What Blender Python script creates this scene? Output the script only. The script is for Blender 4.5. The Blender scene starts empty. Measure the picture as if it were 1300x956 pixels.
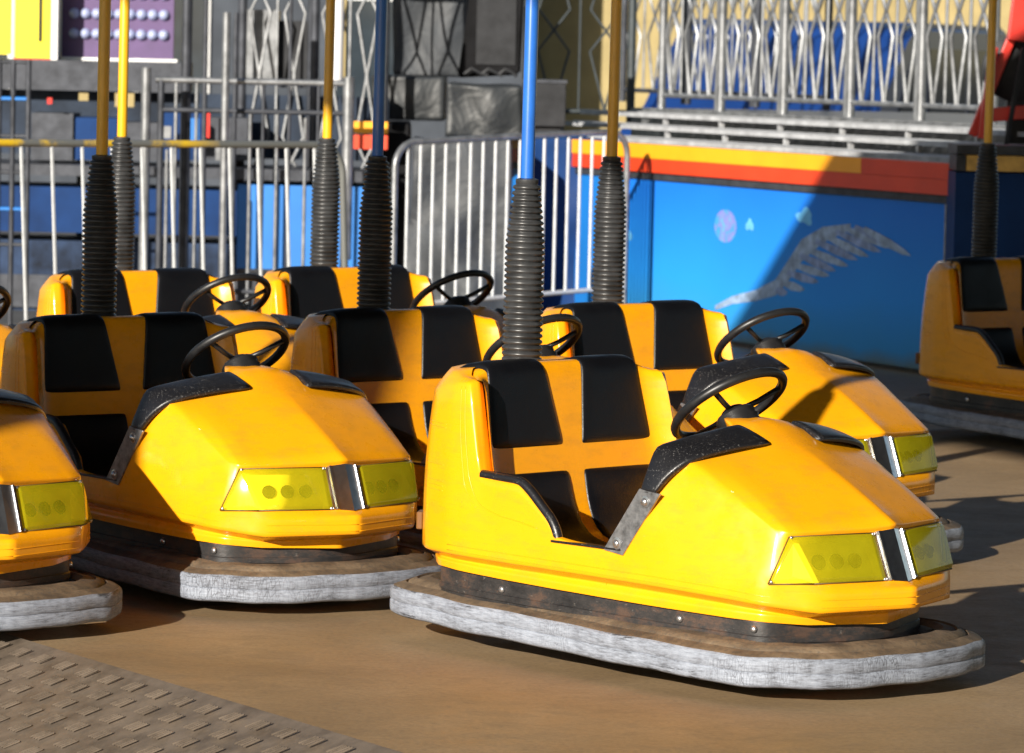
import bpy, bmesh, math, random
from mathutils import Vector, Matrix
random.seed(7)
R = math.radians
S = bpy.context.scene
COL = S.collection

# ------------------------------------------------------------------ camera
F_PX, PITCH, ROLL, CAM_H = 5529.0, R(3.776), R(-1.263), 1.857
cam_d = bpy.data.cameras.new('camera')
cam = bpy.data.objects.new('camera', cam_d)
COL.objects.link(cam)
cam.matrix_world = (Matrix.Translation((0, 0, CAM_H)) @ Matrix.Rotation(math.pi / 2 - PITCH, 4, 'X')
                    @ Matrix.Rotation(-ROLL, 4, 'Z'))
cam_d.sensor_width = 36.0
cam_d.lens = F_PX / 1300 * 36
cam_d.shift_y = -45 / 1300
cam_d.clip_start = .1
cam_d.clip_end = 2000
cam_d.dof.use_dof = True
cam_d.dof.focus_distance = 13.3
cam_d.dof.aperture_fstop = 8.0
S.camera = cam

def _ray(px, py):
    a0, b0 = px - 650, 433 - py
    a = a0 * math.cos(ROLL) + b0 * math.sin(ROLL)
    b = -a0 * math.sin(ROLL) + b0 * math.cos(ROLL)
    return (a, F_PX * math.cos(PITCH) + b * math.sin(PITCH), -F_PX * math.sin(PITCH) + b * math.cos(PITCH))
def at(px, py, Y):
    a, y, z = _ray(px, py); k = Y / y
    return Vector((a * k, Y, CAM_H + z * k))
def at_z(px, py, z0):
    a, y, z = _ray(px, py); k = (z0 - CAM_H) / z
    return Vector((a * k, y * k, z0))

# ------------------------------------------------------------------ light
SUN_EL, SX, SY = R(18.2), .447, .894          # light travels towards +X +Y
sd = bpy.data.lights.new('sun', 'SUN'); sd.energy = 5.0; sd.angle = R(.53); sd.color = (1, .93, .82)
sun = bpy.data.objects.new('sun', sd); COL.objects.link(sun)
trav = Vector((SX * math.cos(SUN_EL), SY * math.cos(SUN_EL), -math.sin(SUN_EL)))
sun.rotation_euler = trav.to_track_quat('-Z', 'Y').to_euler()
sun.location = (-6, -8, 8)
W = bpy.data.worlds.new('World'); S.world = W; W.use_nodes = True
nt = W.node_tree
sky = nt.nodes.new('ShaderNodeTexSky'); sky.sky_type = 'NISHITA'; sky.sun_disc = False
sky.sun_elevation = SUN_EL
sky.sun_rotation = math.atan2(-SX, -SY)
sky.air_density = 1.0; sky.dust_density = .6
bgn = nt.nodes['Background']; bgn.inputs['Strength'].default_value = .05
nt.links.new(sky.outputs[0], bgn.inputs['Color'])
S.view_settings.view_transform = 'Standard'
S.view_settings.look = 'None'
S.view_settings.exposure = .76
S.view_settings.gamma = 1
S.cycles.use_denoising = True
S.cycles.max_bounces = 8
S.cycles.transparent_max_bounces = 8

# ------------------------------------------------------------------ materials
class NT:
    def __init__(s, name):
        s.m = bpy.data.materials.new(name); s.m.use_nodes = True
        s.t = s.m.node_tree; s.b = s.t.nodes['Principled BSDF']
    def n(s, ty, **k):
        o = s.t.nodes.new('ShaderNode' + ty)
        for a, v in k.items(): setattr(o, a, v)
        return o
    def l(s, a, b): s.t.links.new(a, b)
    def coord(s, scale=(1, 1, 1), rot=(0, 0, 0), out='Object'):
        tc = s.n('TexCoord'); mp = s.n('Mapping'); mp.inputs['Scale'].default_value = scale
        mp.inputs['Rotation'].default_value = rot
        s.l(tc.outputs[out], mp.inputs[0]); return mp.outputs[0]
    def noise(s, vec, scale, detail=5, rough=.6, dist=0):
        o = s.n('TexNoise'); o.inputs['Scale'].default_value = scale; o.inputs['Detail'].default_value = detail
        o.inputs['Roughness'].default_value = rough; o.inputs['Distortion'].default_value = dist
        if vec is not None: s.l(vec, o.inputs['Vector'])
        return o.outputs['Fac']
    def ramp(s, fac, stops):
        o = s.n('ValToRGB'); e = o.color_ramp.elements
        while len(e) < len(stops): e.new(.5)
        for el, (p, c) in zip(e, stops):
            el.position = p; el.color = (*c, 1) if len(c) == 3 else c
        s.l(fac, o.inputs[0]); return o.outputs['Color']
    def mix(s, fac, a, b):
        o = s.n('Mix', data_type='RGBA')
        if isinstance(fac, float): o.inputs[0].default_value = fac
        else: s.l(fac, o.inputs[0])
        for i, v in ((6, a), (7, b)):
            if isinstance(v, tuple): o.inputs[i].default_value = (*v, 1)
            else: s.l(v, o.inputs[i])
        return o.outputs[2]
    def math(s, op, a, b=None):
        o = s.n('Math', operation=op)
        for i, v in enumerate((a, b)):
            if v is None: continue
            if isinstance(v, (int, float)): o.inputs[i].default_value = v
            else: s.l(v, o.inputs[i])
        return o.outputs[0]
    def bump(s, h, strength=.3, dist=.002):
        o = s.n('Bump'); o.inputs['Strength'].default_value = strength; o.inputs['Distance'].default_value = dist
        s.l(h, o.inputs['Height']); s.l(o.outputs[0], s.b.inputs['Normal']); return o
    def set(s, **k):
        for a, v in k.items():
            i = s.b.inputs[a.replace('_', ' ')]
            if isinstance(v, (int, float)): i.default_value = v
            elif isinstance(v, tuple): i.default_value = (*v, 1)
            else: s.l(v, i)
        return s.m

def simple(name, col, rough=.5, metal=0, var=.25, scale=6, coat=0, bump=0.0, bscale=60, spec=.5):
    m = NT(name); v = m.coord()
    n = m.noise(v, scale)
    c = m.ramp(n, [(.3, tuple(x * (1 - var) for x in col)), (.7, tuple(min(1, x * (1 + var)) for x in col))])
    m.set(Base_Color=c, Roughness=rough, Metallic=metal, Coat_Weight=coat, Specular_IOR_Level=spec)
    if bump: m.bump(m.noise(v, bscale), bump)
    return m.m

def mk_paint():
    m = NT('yellow_fibreglass'); v = m.coord()
    big = m.noise(v, 3.0, 3); fine = m.noise(v, 90, 4)
    base = m.ramp(big, [(.3, (.86, .345, .004)), (.7, (.88, .365, .005))])
    chips = m.ramp(m.noise(v, 38, 6, .75), [(.715, (0, 0, 0)), (.73, (1, 1, 1))])
    c = m.mix(chips, base, (.75, .62, .42))
    dirt = m.ramp(m.noise(m.coord((1, 1, 3)), 9, 6, .7), [(.48, (0, 0, 0)), (.85, (.50, .50, .50))])
    c = m.mix(dirt, c, (.45, .20, .03))
    # moulded feature grooves that run round the body
    sp = m.n('SeparateXYZ'); m.l(v, sp.inputs[0])
    g = None
    for zc in (.332, .352, .437, .452, .467, .60, .615, .70):
        d = m.math('ABSOLUTE', m.math('SUBTRACT', m.math('ADD', sp.outputs[2], m.math('MULTIPLY', sp.outputs[0], .02)), zc))
        k = m.math('LESS_THAN', d, .0022)
        g = k if g is None else m.math('ADD', g, k)
    front = m.math('LESS_THAN', sp.outputs[0], -.50)
    low = m.math('LESS_THAN', sp.outputs[2], .36)
    g = m.math('MULTIPLY', g, m.math('MAXIMUM', front, low))
    side = m.math('GREATER_THAN', m.math('ABSOLUTE', sp.outputs[1]), .30)
    g = m.math('MULTIPLY', g, side)
    h = m.math('SUBTRACT', m.math('MULTIPLY', fine, .05), m.math('MULTIPLY', g, 1.2))
    wav = m.math('MULTIPLY', m.noise(v, 7, 2), .9)
    h = m.math('ADD', h, wav)
    m.bump(h, .35, .004)
    rr = m.ramp(m.noise(v, 16, 5), [(.3, (.22, .22, .22)), (.8, (.42, .42, .42))])
    return m.set(Base_Color=c, Roughness=rr, Coat_Weight=.22, Coat_Roughness=.10, Specular_IOR_Level=.3)

def mk_rubber_side():
    m = NT('worn_white_rubber')
    tc = m.coord(); oi = m.n('ObjectInfo')
    ad = m.n('VectorMath', operation='ADD'); m.l(tc, ad.inputs[0])
    sc = m.n('VectorMath', operation='SCALE'); cb = m.n('CombineXYZ')
    m.l(oi.outputs['Random'], cb.inputs[0]); m.l(oi.outputs['Random'], cb.inputs[1])
    m.l(cb.outputs[0], sc.inputs[0]); sc.inputs['Scale'].default_value = 30
    m.l(sc.outputs[0], ad.inputs[1]); v = ad.outputs[0]
    st = m.n('Mapping'); st.inputs['Scale'].default_value = (1, 1, 7); m.l(v, st.inputs[0])
    patch = m.noise(v, 3.0, 5, .6, .8)
    scratch = m.noise(st.outputs[0], 24, 6, .75)
    brush = m.noise(m.coord((9, 9, 1.2)), 3.0, 4, .6)
    w = m.ramp(m.math('ADD', m.math('MULTIPLY', scratch, .55), m.math('ADD', m.math('MULTIPLY', patch, .3), m.math('MULTIPLY', brush, .15))),
               [(.36, (.07, .075, .09)), (.44, (.17, .185, .22)), (.52, (.25, .275, .33)), (.64, (.34, .375, .44))])
    sp = m.n('SeparateXYZ'); m.l(m.coord(), sp.inputs[0])
    zz = m.math('SUBTRACT', m.math('SUBTRACT', sp.outputs[2], .108), m.math('MULTIPLY', sp.outputs[0], -.012))
    edge = m.math('ADD', m.math('MULTIPLY', m.math('ABSOLUTE', zz), 7), m.math('MULTIPLY', m.math('SUBTRACT', m.noise(st.outputs[0], 3.6, 6, .7), .5), 2.4))
    bare = m.ramp(edge, [(.46, (0, 0, 0)), (.56, (.85, .85, .85))])
    w = m.mix(bare, w, (.028, .030, .034))
    vo = m.n('TexVoronoi', feature='DISTANCE_TO_EDGE'); vo.inputs['Scale'].default_value = 85
    sv = m.n('Mapping'); sv.inputs['Scale'].default_value = (1.3, 1.3, .28); m.l(v, sv.inputs[0]); m.l(sv.outputs[0], vo.inputs['Vector'])
    cr = m.ramp(vo.outputs['Distance'], [(.02, (1, 1, 1)), (.07, (0, 0, 0))])
    crm = m.math('MULTIPLY', cr, m.math('MULTIPLY', m.ramp(m.noise(v, 3, 3), [(.46, (0, 0, 0)), (.66, (1, 1, 1))]), .55))
    c = m.mix(crm, w, (.04, .04, .045))
    m.bump(m.math('ADD', m.math('MULTIPLY', scratch, .8), m.math('MULTIPLY', crm, -.8)), .6, .004)
    return m.set(Base_Color=c, Roughness=.62, Specular_IOR_Level=.3)

def mk_dirt_rubber():
    m = NT('dusty_rubber'); v = m.coord()
    a = m.noise(v, 7, 8, .7)
    c = m.ramp(a, [(.30, (.03, .024, .018)), (.45, (.09, .062, .038)), (.6, (.16, .112, .068)), (.75, (.23, .17, .115))])
    sp = m.n('TexNoise'); m.l(v, sp.inputs['Vector']); sp.inputs['Scale'].default_value = 70; sp.inputs['Detail'].default_value = 6
    c2 = m.mix(m.ramp(sp.outputs['Fac'], [(.5, (0, 0, 0)), (.7, (.6, .6, .6))]), c, (.05, .045, .04))
    m.bump(m.noise(v, 45, 6), .5, .004)
    return m.set(Base_Color=c2, Roughness=.75)

def mk_chassis():
    m = NT('grimy_black_steel'); v = m.coord((1, 1, 1.8))
    a = m.noise(v, 6, 8, .75); b = m.noise(v, 40, 6, .7)
    c = m.ramp(a, [(.35, (.010, .010, .011)), (.5, (.028, .026, .026)), (.60, (.075, .045, .032)), (.7, (.035, .032, .03))])
    c = m.mix(m.ramp(b, [(.62, (0, 0, 0)), (.72, (.5, .5, .5))]), c, (.22, .20, .18))
    m.bump(b, .4, .003)
    return m.set(Base_Color=c, Roughness=.5)

def mk_vinyl():
    m = NT('black_vinyl'); v = m.coord()
    b = m.noise(v, 170, 4); w = m.noise(v, 9, 3)
    sc = m.ramp(m.noise(v, 75, 8, .8), [(.70, (0, 0, 0)), (.76, (.5, .5, .5))])
    c = m.mix(sc, (.0045, .0048, .0065), (.10, .10, .10))
    m.bump(m.math('ADD', b, m.math('MULTIPLY', w, 2.5)), .35, .002)
    return m.set(Base_Color=c, Specular_IOR_Level=.3, Roughness=m.ramp(w, [(.3, (.30, .30, .30)), (.7, (.5, .5, .5))]))

def mk_trim_vinyl():
    m = NT('scuffed_black_trim'); v = m.coord()
    b = m.noise(v, 150, 4); w = m.noise(v, 14, 3)
    sc = m.ramp(m.noise(v, 150, 4, .8), [(.60, (0, 0, 0)), (.66, (.7, .7, .7))])
    sc = m.math('MULTIPLY', sc, m.ramp(m.noise(v, 8, 3), [(.42, (0, 0, 0)), (.56, (1, 1, 1))]))
    c = m.mix(sc, (.009, .009, .011), (.30, .29, .28))
    m.bump(m.math('ADD', b, m.math('MULTIPLY', w, 2)), .4, .002)
    return m.set(Base_Color=c, Roughness=.36, Coat_Weight=.15)

def mk_floor():
    m = NT('worn_steel_floor'); v = m.coord()
    big = m.noise(v, .9, 6, .6, .4); mid = m.noise(m.coord((1, 1.5, 1), (0, 0, .5)), 5.5, 9, .75, .8); fine = m.noise(v, 60, 6, .7)
    c = m.ramp(big, [(.3, (.26, .172, .085)), (.55, (.36, .245, .130)), (.75, (.43, .31, .185))])
    c = m.mix(m.ramp(mid, [(.5, (0, 0, 0)), (.78, (.55, .55, .55))]), c, (.16, .115, .07))
    c = m.mix(m.ramp(m.noise(v, 13, 9, .8), [(.6, (0, 0, 0)), (.75, (.6, .6, .6))]), c, (.40, .30, .19))
    c = m.mix(m.ramp(fine, [(.35, (.35, .35, .35)), (.6, (0, 0, 0))]), c, (.07, .05, .035))
    h = m.math('ADD', m.math('MULTIPLY', fine, .4), mid)
    m.bump(h, .35, .003)
    return m.set(Base_Color=c, Roughness=m.ramp(mid, [(.3, (.5, .5, .5)), (.7, (.75, .75, .75))]), Metallic=.15)

def mk_lens():
    m = NT('yellow_lens'); t = m.t
    t.nodes.remove(m.b)
    tr = m.n('BsdfTransparent'); tr.inputs[0].default_value = (1, .96, .5, 1)
    gl = m.n('BsdfGlossy'); gl.inputs['Roughness'].default_value = .07
    df = m.n('BsdfDiffuse'); df.inputs[0].default_value = (1, .88, .02, 1)
    v = m.coord(); haze = m.ramp(m.noise(v, 11, 5, .6), [(.3, (.20, .20, .20)), (.75, (.30, .30, .30))])
    m1 = m.n('MixShader'); m.l(haze, m1.inputs[0]); m.l(tr.outputs[0], m1.inputs[1]); m.l(df.outputs[0], m1.inputs[2])
    fr = m.n('Fresnel'); fr.inputs[0].default_value = 1.45
    m2 = m.n('MixShader'); m.l(fr.outputs[0], m2.inputs[0]); m.l(m1.outputs[0], m2.inputs[1]); m.l(gl.outputs[0], m2.inputs[2])
    m.l(m2.outputs[0], t.nodes['Material Output'].inputs[0])
    return m.m

PAINT = mk_paint(); RUB = mk_rubber_side(); DRUB = mk_dirt_rubber(); CHAS = mk_chassis()
VINYL = mk_vinyl(); TRIM = mk_trim_vinyl(); FLOOR = mk_floor(); LENS = mk_lens()
HOUSING = simple('lamp_reflector_yellow', (.90, .80, .08), .5, 0, .04)
CHROME = simple('worn_chrome', (.66, .66, .68), .24, 1, .2, 30)
STEEL = simple('scuffed_steel_plate', (.26, .26, .27), .38, .7, .5, 40, bump=.3)
BOLT = simple('bolt_metal', (.55, .55, .56), .3, .9, .2, 40)
BLKRUB = simple('black_rubber', (.012, .012, .013), .40, 0, .4, 20, bump=.2)
BOOT = simple('ribbed_boot_rubber', (.034, .035, .037), .36, 0, .5, 14, bump=.2)
GAP_LINE = simple('lamp_gap_line', (.10, .055, .008), .5, 0, .2, 20)
BULB = simple('bulb_socket', (.004, .003, .002), .6, 0, .1, 5, spec=.05)
POLE_Y = simple('yellow_pole_paint', (.80, .42, .010), .35, 0, .06, 12, .3)
POLE_B = simple('blue_pole_paint', (.018, .13, .52), .35, 0, .10, 12, .3)
REFL = simple('tail_lamp', (.16, .07, .02), .3, 0, .1)

# ------------------------------------------------------------------ mesh helpers
def link_obj(name, bm, mats, parent=None, smooth=True, angle=None, recalc=True):
    if recalc: bmesh.ops.recalc_face_normals(bm, faces=bm.faces[:])
    me = bpy.data.meshes.new(name); bm.to_mesh(me); bm.free()
    if not isinstance(mats, (list, tuple)): mats = [mats]
    for m in mats: me.materials.append(m)
    o = bpy.data.objects.new(name, me); COL.objects.link(o)
    if parent is not None: o.parent = parent
    if smooth:
        me.polygons.foreach_set('use_smooth', [True] * len(me.polygons))
        if angle: me.set_sharp_from_angle(angle=R(angle))
    return o
def tag(o, label=None, cat=None, group=None, kind=None):
    if label: o['label'] = label
    if cat: o['category'] = cat
    if group: o['group'] = group
    if kind: o['kind'] = kind
    return o
def empty(name, loc=(0, 0, 0), rz=0):
    o = bpy.data.objects.new(name, None); COL.objects.link(o)
    o.location = loc; o.rotation_euler = (0, 0, rz); o.empty_display_size = .2
    return o
def box(bm, c, s, rot=None, mi=0, bev=0):
    g = bmesh.ops.create_cube(bm, size=1); vs = g['verts']
    M = Matrix.Translation(c) @ (rot.to_4x4() if rot else Matrix()) @ Matrix.Diagonal((*s, 1))
    bmesh.ops.transform(bm, matrix=M, verts=vs)
    fs = list({f for v in vs for f in v.link_faces})
    for f in fs: f.material_index = mi
    if bev:
        es = list({e for f in fs for e in f.edges})
        bmesh.ops.bevel(bm, geom=es, offset=bev, segments=2, profile=.5, affect='EDGES')
def tube(bm, pts, r, n=10, closed=False, cap=True, mi=0):
    pts = [Vector(p) for p in pts]; N = len(pts); rings = []
    rr = r if isinstance(r, (list, tuple)) else [r] * N
    ref = None
    for i, p in enumerate(pts):
        if closed: t = pts[(i + 1) % N] - pts[i - 1]
        else: t = (pts[min(i + 1, N - 1)] - pts[max(i - 1, 0)])
        t.normalize()
        if ref is None:
            ref = Vector((0, 0, 1)) if abs(t.z) < .9 else Vector((1, 0, 0))
        u = (ref - t * ref.dot(t)).normalized(); w = t.cross(u); ref = u
        rings.append([bm.verts.new(p + (u * math.cos(2 * math.pi * k / n) + w * math.sin(2 * math.pi * k / n)) * rr[i]) for k in range(n)])
    for i in range(N if closed else N - 1):
        a, b = rings[i], rings[(i + 1) % N]
        for k in range(n):
            f = bm.faces.new((a[k], a[(k + 1) % n], b[(k + 1) % n], b[k])); f.material_index = mi
    if cap and not closed:
        for ring in (rings[0][::-1], rings[-1]):
            f = bm.faces.new(ring); f.material_index = mi
def lathe(bm, prof, n=24, M=None, mi=0):
    rings = []
    for (r, z) in prof:
        rings.append([bm.verts.new((M or Matrix()) @ Vector((r * math.cos(2 * math.pi * k / n), r * math.sin(2 * math.pi * k / n), z))) for k in range(n)])
    for a, b in zip(rings, rings[1:]):
        for k in range(n):
            bm.faces.new((a[k], a[(k + 1) % n], b[(k + 1) % n], b[k])).material_index = mi
    bm.faces.new(rings[0][::-1]); bm.faces.new(rings[-1])
def mod(o, ty, **k):
    m = o.modifiers.new(ty.lower(), ty)
    for a, v in k.items(): setattr(m, a, v)
    return m
def auto_crease(bm, lo=9, hi=34, mx=.9, mn=.45):
    cl = bm.edges.layers.float.get('crease_edge') or bm.edges.layers.float.new('crease_edge')
    for e in bm.edges:
        if len(e.link_faces) == 2:
            a = math.degrees(e.calc_face_angle(0))
            if a > lo: e[cl] = min(mx, mn + (mx - mn) * (a - lo) / (hi - lo))
        else: e[cl] = 1.0
def bake(o):
    """apply the modifiers of one object so copies share plain mesh data"""
    dg = bpy.context.evaluated_depsgraph_get(); dg.update()
    me = bpy.data.meshes.new_from_object(o.evaluated_get(dg))
    me.name = o.name; o.modifiers.clear(); o.data = me
    return o

# ------------------------------------------------------------------ the bumper car
def lerp(a, b, t): return Vector(a).lerp(Vector(b), t)
# columns from the rear centre along one side to the nose: (xlow, ylow, zbase, zcrease, top)
COLS = [
 (-.845, 0, .262, .312, (-.815, 0, .820)), (-.838, .14, .262, .312, (-.808, .14, .820)),
 (-.812, .26, .262, .312, (-.784, .25, .815)), (-.765, .355, .262, .311, (-.742, .338, .806)),
 (-.68, .425, .260, .310, (-.665, .405, .812)), (-.56, .458, .256, .309, (-.553, .438, .835)),
 (-.475, .466, .253, .308, (-.478, .446, .848)), (-.405, .469, .251, .307, (-.413, .460, .562)),
 (-.33, .472, .248, .306, (-.33, .466, .556)), (-.24, .474, .246, .305, (-.24, .468, .552)),
 (-.18, .475, .244, .305, (-.18, .469, .508)), (-.11, .476, .242, .304, (-.11, .470, .452)),
 (-.075, .476, .241, .303, (-.078, .471, .405)), (-.02, .476, .240, .303, (-.02, .472, .396)),
 (.08, .475, .237, .301, (.08, .471, .391)), (.19, .473, .234, .299, (.19, .470, .386)),
 (.30, .468, .231, .296, (.276, .458, .575)), (.43, .460, .228, .291, (.429, .398, .652)),
 (.57, .444, .224, .284, (.569, .384, .572)),
]
def build_body(parent):
    bm = bmesh.new()
    V = lambda p: bm.verts.new(p)
    cols = []
    P = [Vector((c[0], c[1])) for c in COLS] + [Vector((.70, .412)), Vector((.827, .304)), Vector((.939, 0))]
    def nrm(i):
        a = P[max(i - 1, 0)]; b = P[min(i + 1, len(P) - 1)]
        if i == 0: return Vector((-1, 0))
        if i == len(P) - 1: return Vector((1, 0))
        t = (b - a).normalized(); return Vector((-t.y, t.x)) * (1 if (Vector((-t.y, t.x)).dot(P[i]) > 0) else -1)
    def low(i, zb, zc, z5, big=0):
        p = P[i]; n = nrm(i)
        ins = [(.045 + big, zb), (.042 + big, zb + .022), (.055 + big * .8, zc - .022), (.016 + big * .3, zc - .005), (0, zc + .003), (0, z5)]
        return [(p.x - n.x * d, max(0, p.y - n.y * d) if p.y > 0 else 0, z) for d, z in ins]
    for i, c in enumerate(COLS):
        top = Vector(c[4]); z5 = min(c[3] + .048, top.z - .018)
        L = low(i, c[2], c[3], z5, 0)
        mid = lerp(L[-1], top, .5)
        if i <= 6: mid.xy = P[i] * .998
        elif i >= 16: mid = lerp((P[i].x, P[i].y - .002, L[-1][2]), top, .55); mid.y += .012
        cols.append([V(p) for p in L + [mid, top]])
    n0 = len(COLS)
    ot, it_, ib, fo, ob_ = (.741, .349, .474), (.824, .062, .475), (.878, .063, .340), (.814, .317, .342), (.714, .403, .338)
    B = (.709, .368, .489); CT = (.845, 0, .483); CB = (.903, 0, .335)
    c1 = [V(p) for p in low(n0, .219, .272, .322, .014) + [ob_, B]]
    c2 = [V(p) for p in low(n0 + 1, .210, .253, .311, .052) + [fo, ot]]
    cn_low = low(n0 + 2, .204, .259, .323, .062)
    cn = [V(p) for p in cn_low + [CB, CT]]
    # a column at the inner lamp edge and one midway
    c3 = [V(lerp(a.co, b.co, .8)) for a, b in zip(c2[:6], cn[:6])] + [V(ib), V(it_)]
    cols += [c1, c2, c3, cn]
    for k in range(len(cols) - 1):
        a, b = cols[k], cols[k + 1]
        for j in range(7):
            if k == n0 + 1 and j == 6: continue          # lamp opening
            if k == n0 and j == 6:
                bm.faces.new((a[6], b[7], a[7])); continue
            bm.faces.new((a[j], b[j], b[j + 1], a[j + 1]))
    topc = [c[7] for c in cols]
    # brow above the lamps
    mt = V(lerp(ot, it_, .73))
    brow = [V((.700, .372, .500)), V((.744, .348, .489)), V((.810, .140, .494)), V((.834, .062, .495)), V((.855, 0, .503))]
    brow[0].co = Vector((.706, .364, .496))
    chain = [c1[7], c2[7], mt, c3[7], cn[7]]
    for k in range(4): bm.faces.new((chain[k], chain[k + 1], brow[k + 1], brow[k]))
    A = topc[n0 - 2]; AB = topc[n0 - 1]
    brk = [A, V((.437, .330, .668)), V((.466, .140, .694)), V((.478, .064, .700)), V((.482, 0, .703))]
    def mids(t, up):
        r = [V(lerp(brow[k].co, brk[k].co, t) + Vector((0, 0, up * (1 if k else 0)))) for k in range(5)]
        return r
    m2 = mids(.5, .010); bm.verts.remove(m2[0]); m2[0] = AB
    # side triangle between column 'AB', c1 and the brow
    bm.faces.new((AB, c1[7], brow[0]))
    for r0, r1 in ((brow, m2), (m2, brk)):
        for k in range(4): bm.faces.new((r0[k], r0[k + 1], r1[k + 1], r1[k]))
    T0 = topc[16]
    mid2 = [V((.352, .402, .684)), V((.365, .330, .692)), V((.400, .140, .728)), V((.360, .076, .766)), V((.360, 0, .773))]
    rim = [V((.284, .405, .700)), V((.300, .330, .714)), V((.338, .142, .752)), V((.235, .076, .772)), V((.230, 0, .780))]
    bm.faces.new((T0, A, mid2[0], rim[0]))
    for r0, r1 in ((brk, mid2), (mid2, rim)):
        for k in range(4): bm.faces.new((r0[k], r0[k + 1], r1[k + 1], r1[k]))
    # inner skin of the cockpit
    inn = []
    for c in cols[6:17]:
        t = c[7].co; w = .058 if t.z > .55 else (.045 if t.z > .42 else .035)
        inn.append([c[7], V((t.x + (.0 if t.z < .8 else .012), t.y - w * .5, t.z + .004)), V((t.x, t.y - w, t.z - .006)), V((t.x + (.01 if t.x < -.3 else 0), t.y - w - .012, .30))])
    r0 = inn[-1]
    for a, b in zip(inn, inn[1:]):
        for j in range(3): bm.faces.new((a[j], b[j], b[j + 1], a[j + 1]))
    dash = [[r0[0], r0[1], r0[2], r0[3]]]
    prev = None
    for k, q in enumerate(rim):
        c = q.co; lo = [q, V((c.x + .015, c.y * .97, c.z - .03)), V((max(c.x, .27) + .02, c.y * .95, .50)), V((.36, c.y * .93, .30))]
        if prev is None:
            bm.faces.new((r0[0], q, lo[1], r0[1])); bm.faces.new((r0[1], lo[1], lo[2], r0[2])); bm.faces.new((r0[2], lo[2], lo[3], r0[3]))
        else:
            for j in range(3): bm.faces.new((prev[j], lo[j], lo[j + 1], prev[j + 1]))
        prev = lo
    # rear deck up to the seat back
    st = [(-.575, 0, .893), (-.575, .11, .893), (-.575, .21, .892), (-.572, .30, .889), (-.560, .352, .880), (-.530, .388, .862)]
    stv = [V(p) for p in st]
    mdv = []
    for k in range(6):
        m_ = lerp(cols[k][7].co, st[k], .35 if k < 4 else .45); m_.z = cols[k][7].co.z + (st[k][2] - cols[k][7].co.z) * .85
        mdv.append(V(m_))
    for k in range(5):
        bm.faces.new((cols[k][7], cols[k + 1][7], mdv[k + 1], mdv[k])); bm.faces.new((mdv[k], mdv[k + 1], stv[k + 1], stv[k]))
    bm.faces.new((cols[5][7], cols[6][7], inn[0][1], mdv[5])); bm.faces.new((mdv[5], inn[0][1], inn[0][2], stv[5]))
    # mirror
    g = bmesh.ops.duplicate(bm, geom=bm.verts[:] + bm.edges[:] + bm.faces[:])
    for e in g['geom']:
        if isinstance(e, bmesh.types.BMVert): e.co.y = -e.co.y
    bmesh.ops.reverse_faces(bm, faces=[e for e in g['geom'] if isinstance(e, bmesh.types.BMFace)])
    bmesh.ops.remove_doubles(bm, verts=bm.verts[:], dist=.0006)
    bmesh.ops.recalc_face_normals(bm, faces=bm.faces[:])
    auto_crease(bm)
    o = link_obj('body', bm, PAINT, parent, recalc=False)
    mod(o, 'SUBSURF', levels=2, render_levels=2)
    bake(o)
    from mathutils.bvhtree import BVHTree
    t = BVHTree.FromPolygons([v.co[:] for v in o.data.vertices], [p.vertices[:] for p in o.data.polygons])
    b = bmesh.new()
    def side_line(pts, r=.0017):
        for s in (-1, 1):
            out = []
            dense = catmull([Vector((p[0], 0, p[1])) for p in pts], 6, closed=False) if len(pts) > 2 else [Vector((pts[0][0], 0, pts[0][1])).lerp(Vector((pts[1][0], 0, pts[1][1])), k / 8) for k in range(9)]
            for p in dense:
                h = t.ray_cast(Vector((p.x, 1.5 * s, p.z)), Vector((0, -s, 0)))
                if h[0] is not None: out.append(h[0] + Vector((0, s * r * .1, 0)))
            if len(out) > 2: tube(b, out, r, 6)
    side_line([(-.497, .83), (-.487, .72), (-.470, .62), (-.452, .545), (-.41, .480), (-.33, .452), (-.24, .440), (-.15, .425)])
    side_line([(-.517, .83), (-.507, .70), (-.490, .60), (-.470, .52), (-.42, .462)], .0012)
    for z in (.505, .520, .535, .585, .70, .712): side_line([(-.70, z), (-.58, z - .004)], .0016)
    zc_tab = [(-.55, .309), (0, .3025), (.3, .296), (.43, .291), (.57, .284), (.70, .272), (.82, .254)]
    def crease(x):
        for (xa, za), (xb_, zb_) in zip(zc_tab, zc_tab[1:]):
            if x <= xb_: return za + (zb_ - za) * (x - xa) / (xb_ - xa)
        return zc_tab[-1][1]
    for up0, z1 in ((.013, .268), (.030, .290)):        # lines running round the lip
        for s in (-1, 1):
            out = []; path = [Vector((-.55 + 1.25 * k / 24, .9, crease(-.55 + 1.25 * k / 24) + up0)) for k in range(25)]
            for p in path:
                h = t.ray_cast(Vector((p.x, p.y * s, p.z)), Vector((0, -s, 0)))
                if h[0] is not None: out.append(h[0])
            for k in range(12):
                y = .36 * (1 - k / 11)
                h = t.ray_cast(Vector((1.5, y * s, z1 + (.004 if y < .3 else .008))), Vector((-1, 0, 0)))
                if h[0] is not None and y < .302: out.append(h[0])
            tube(b, out, .0015, 6)
    link_obj('moulding_line', b, PAINT, o)
    return o

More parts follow.
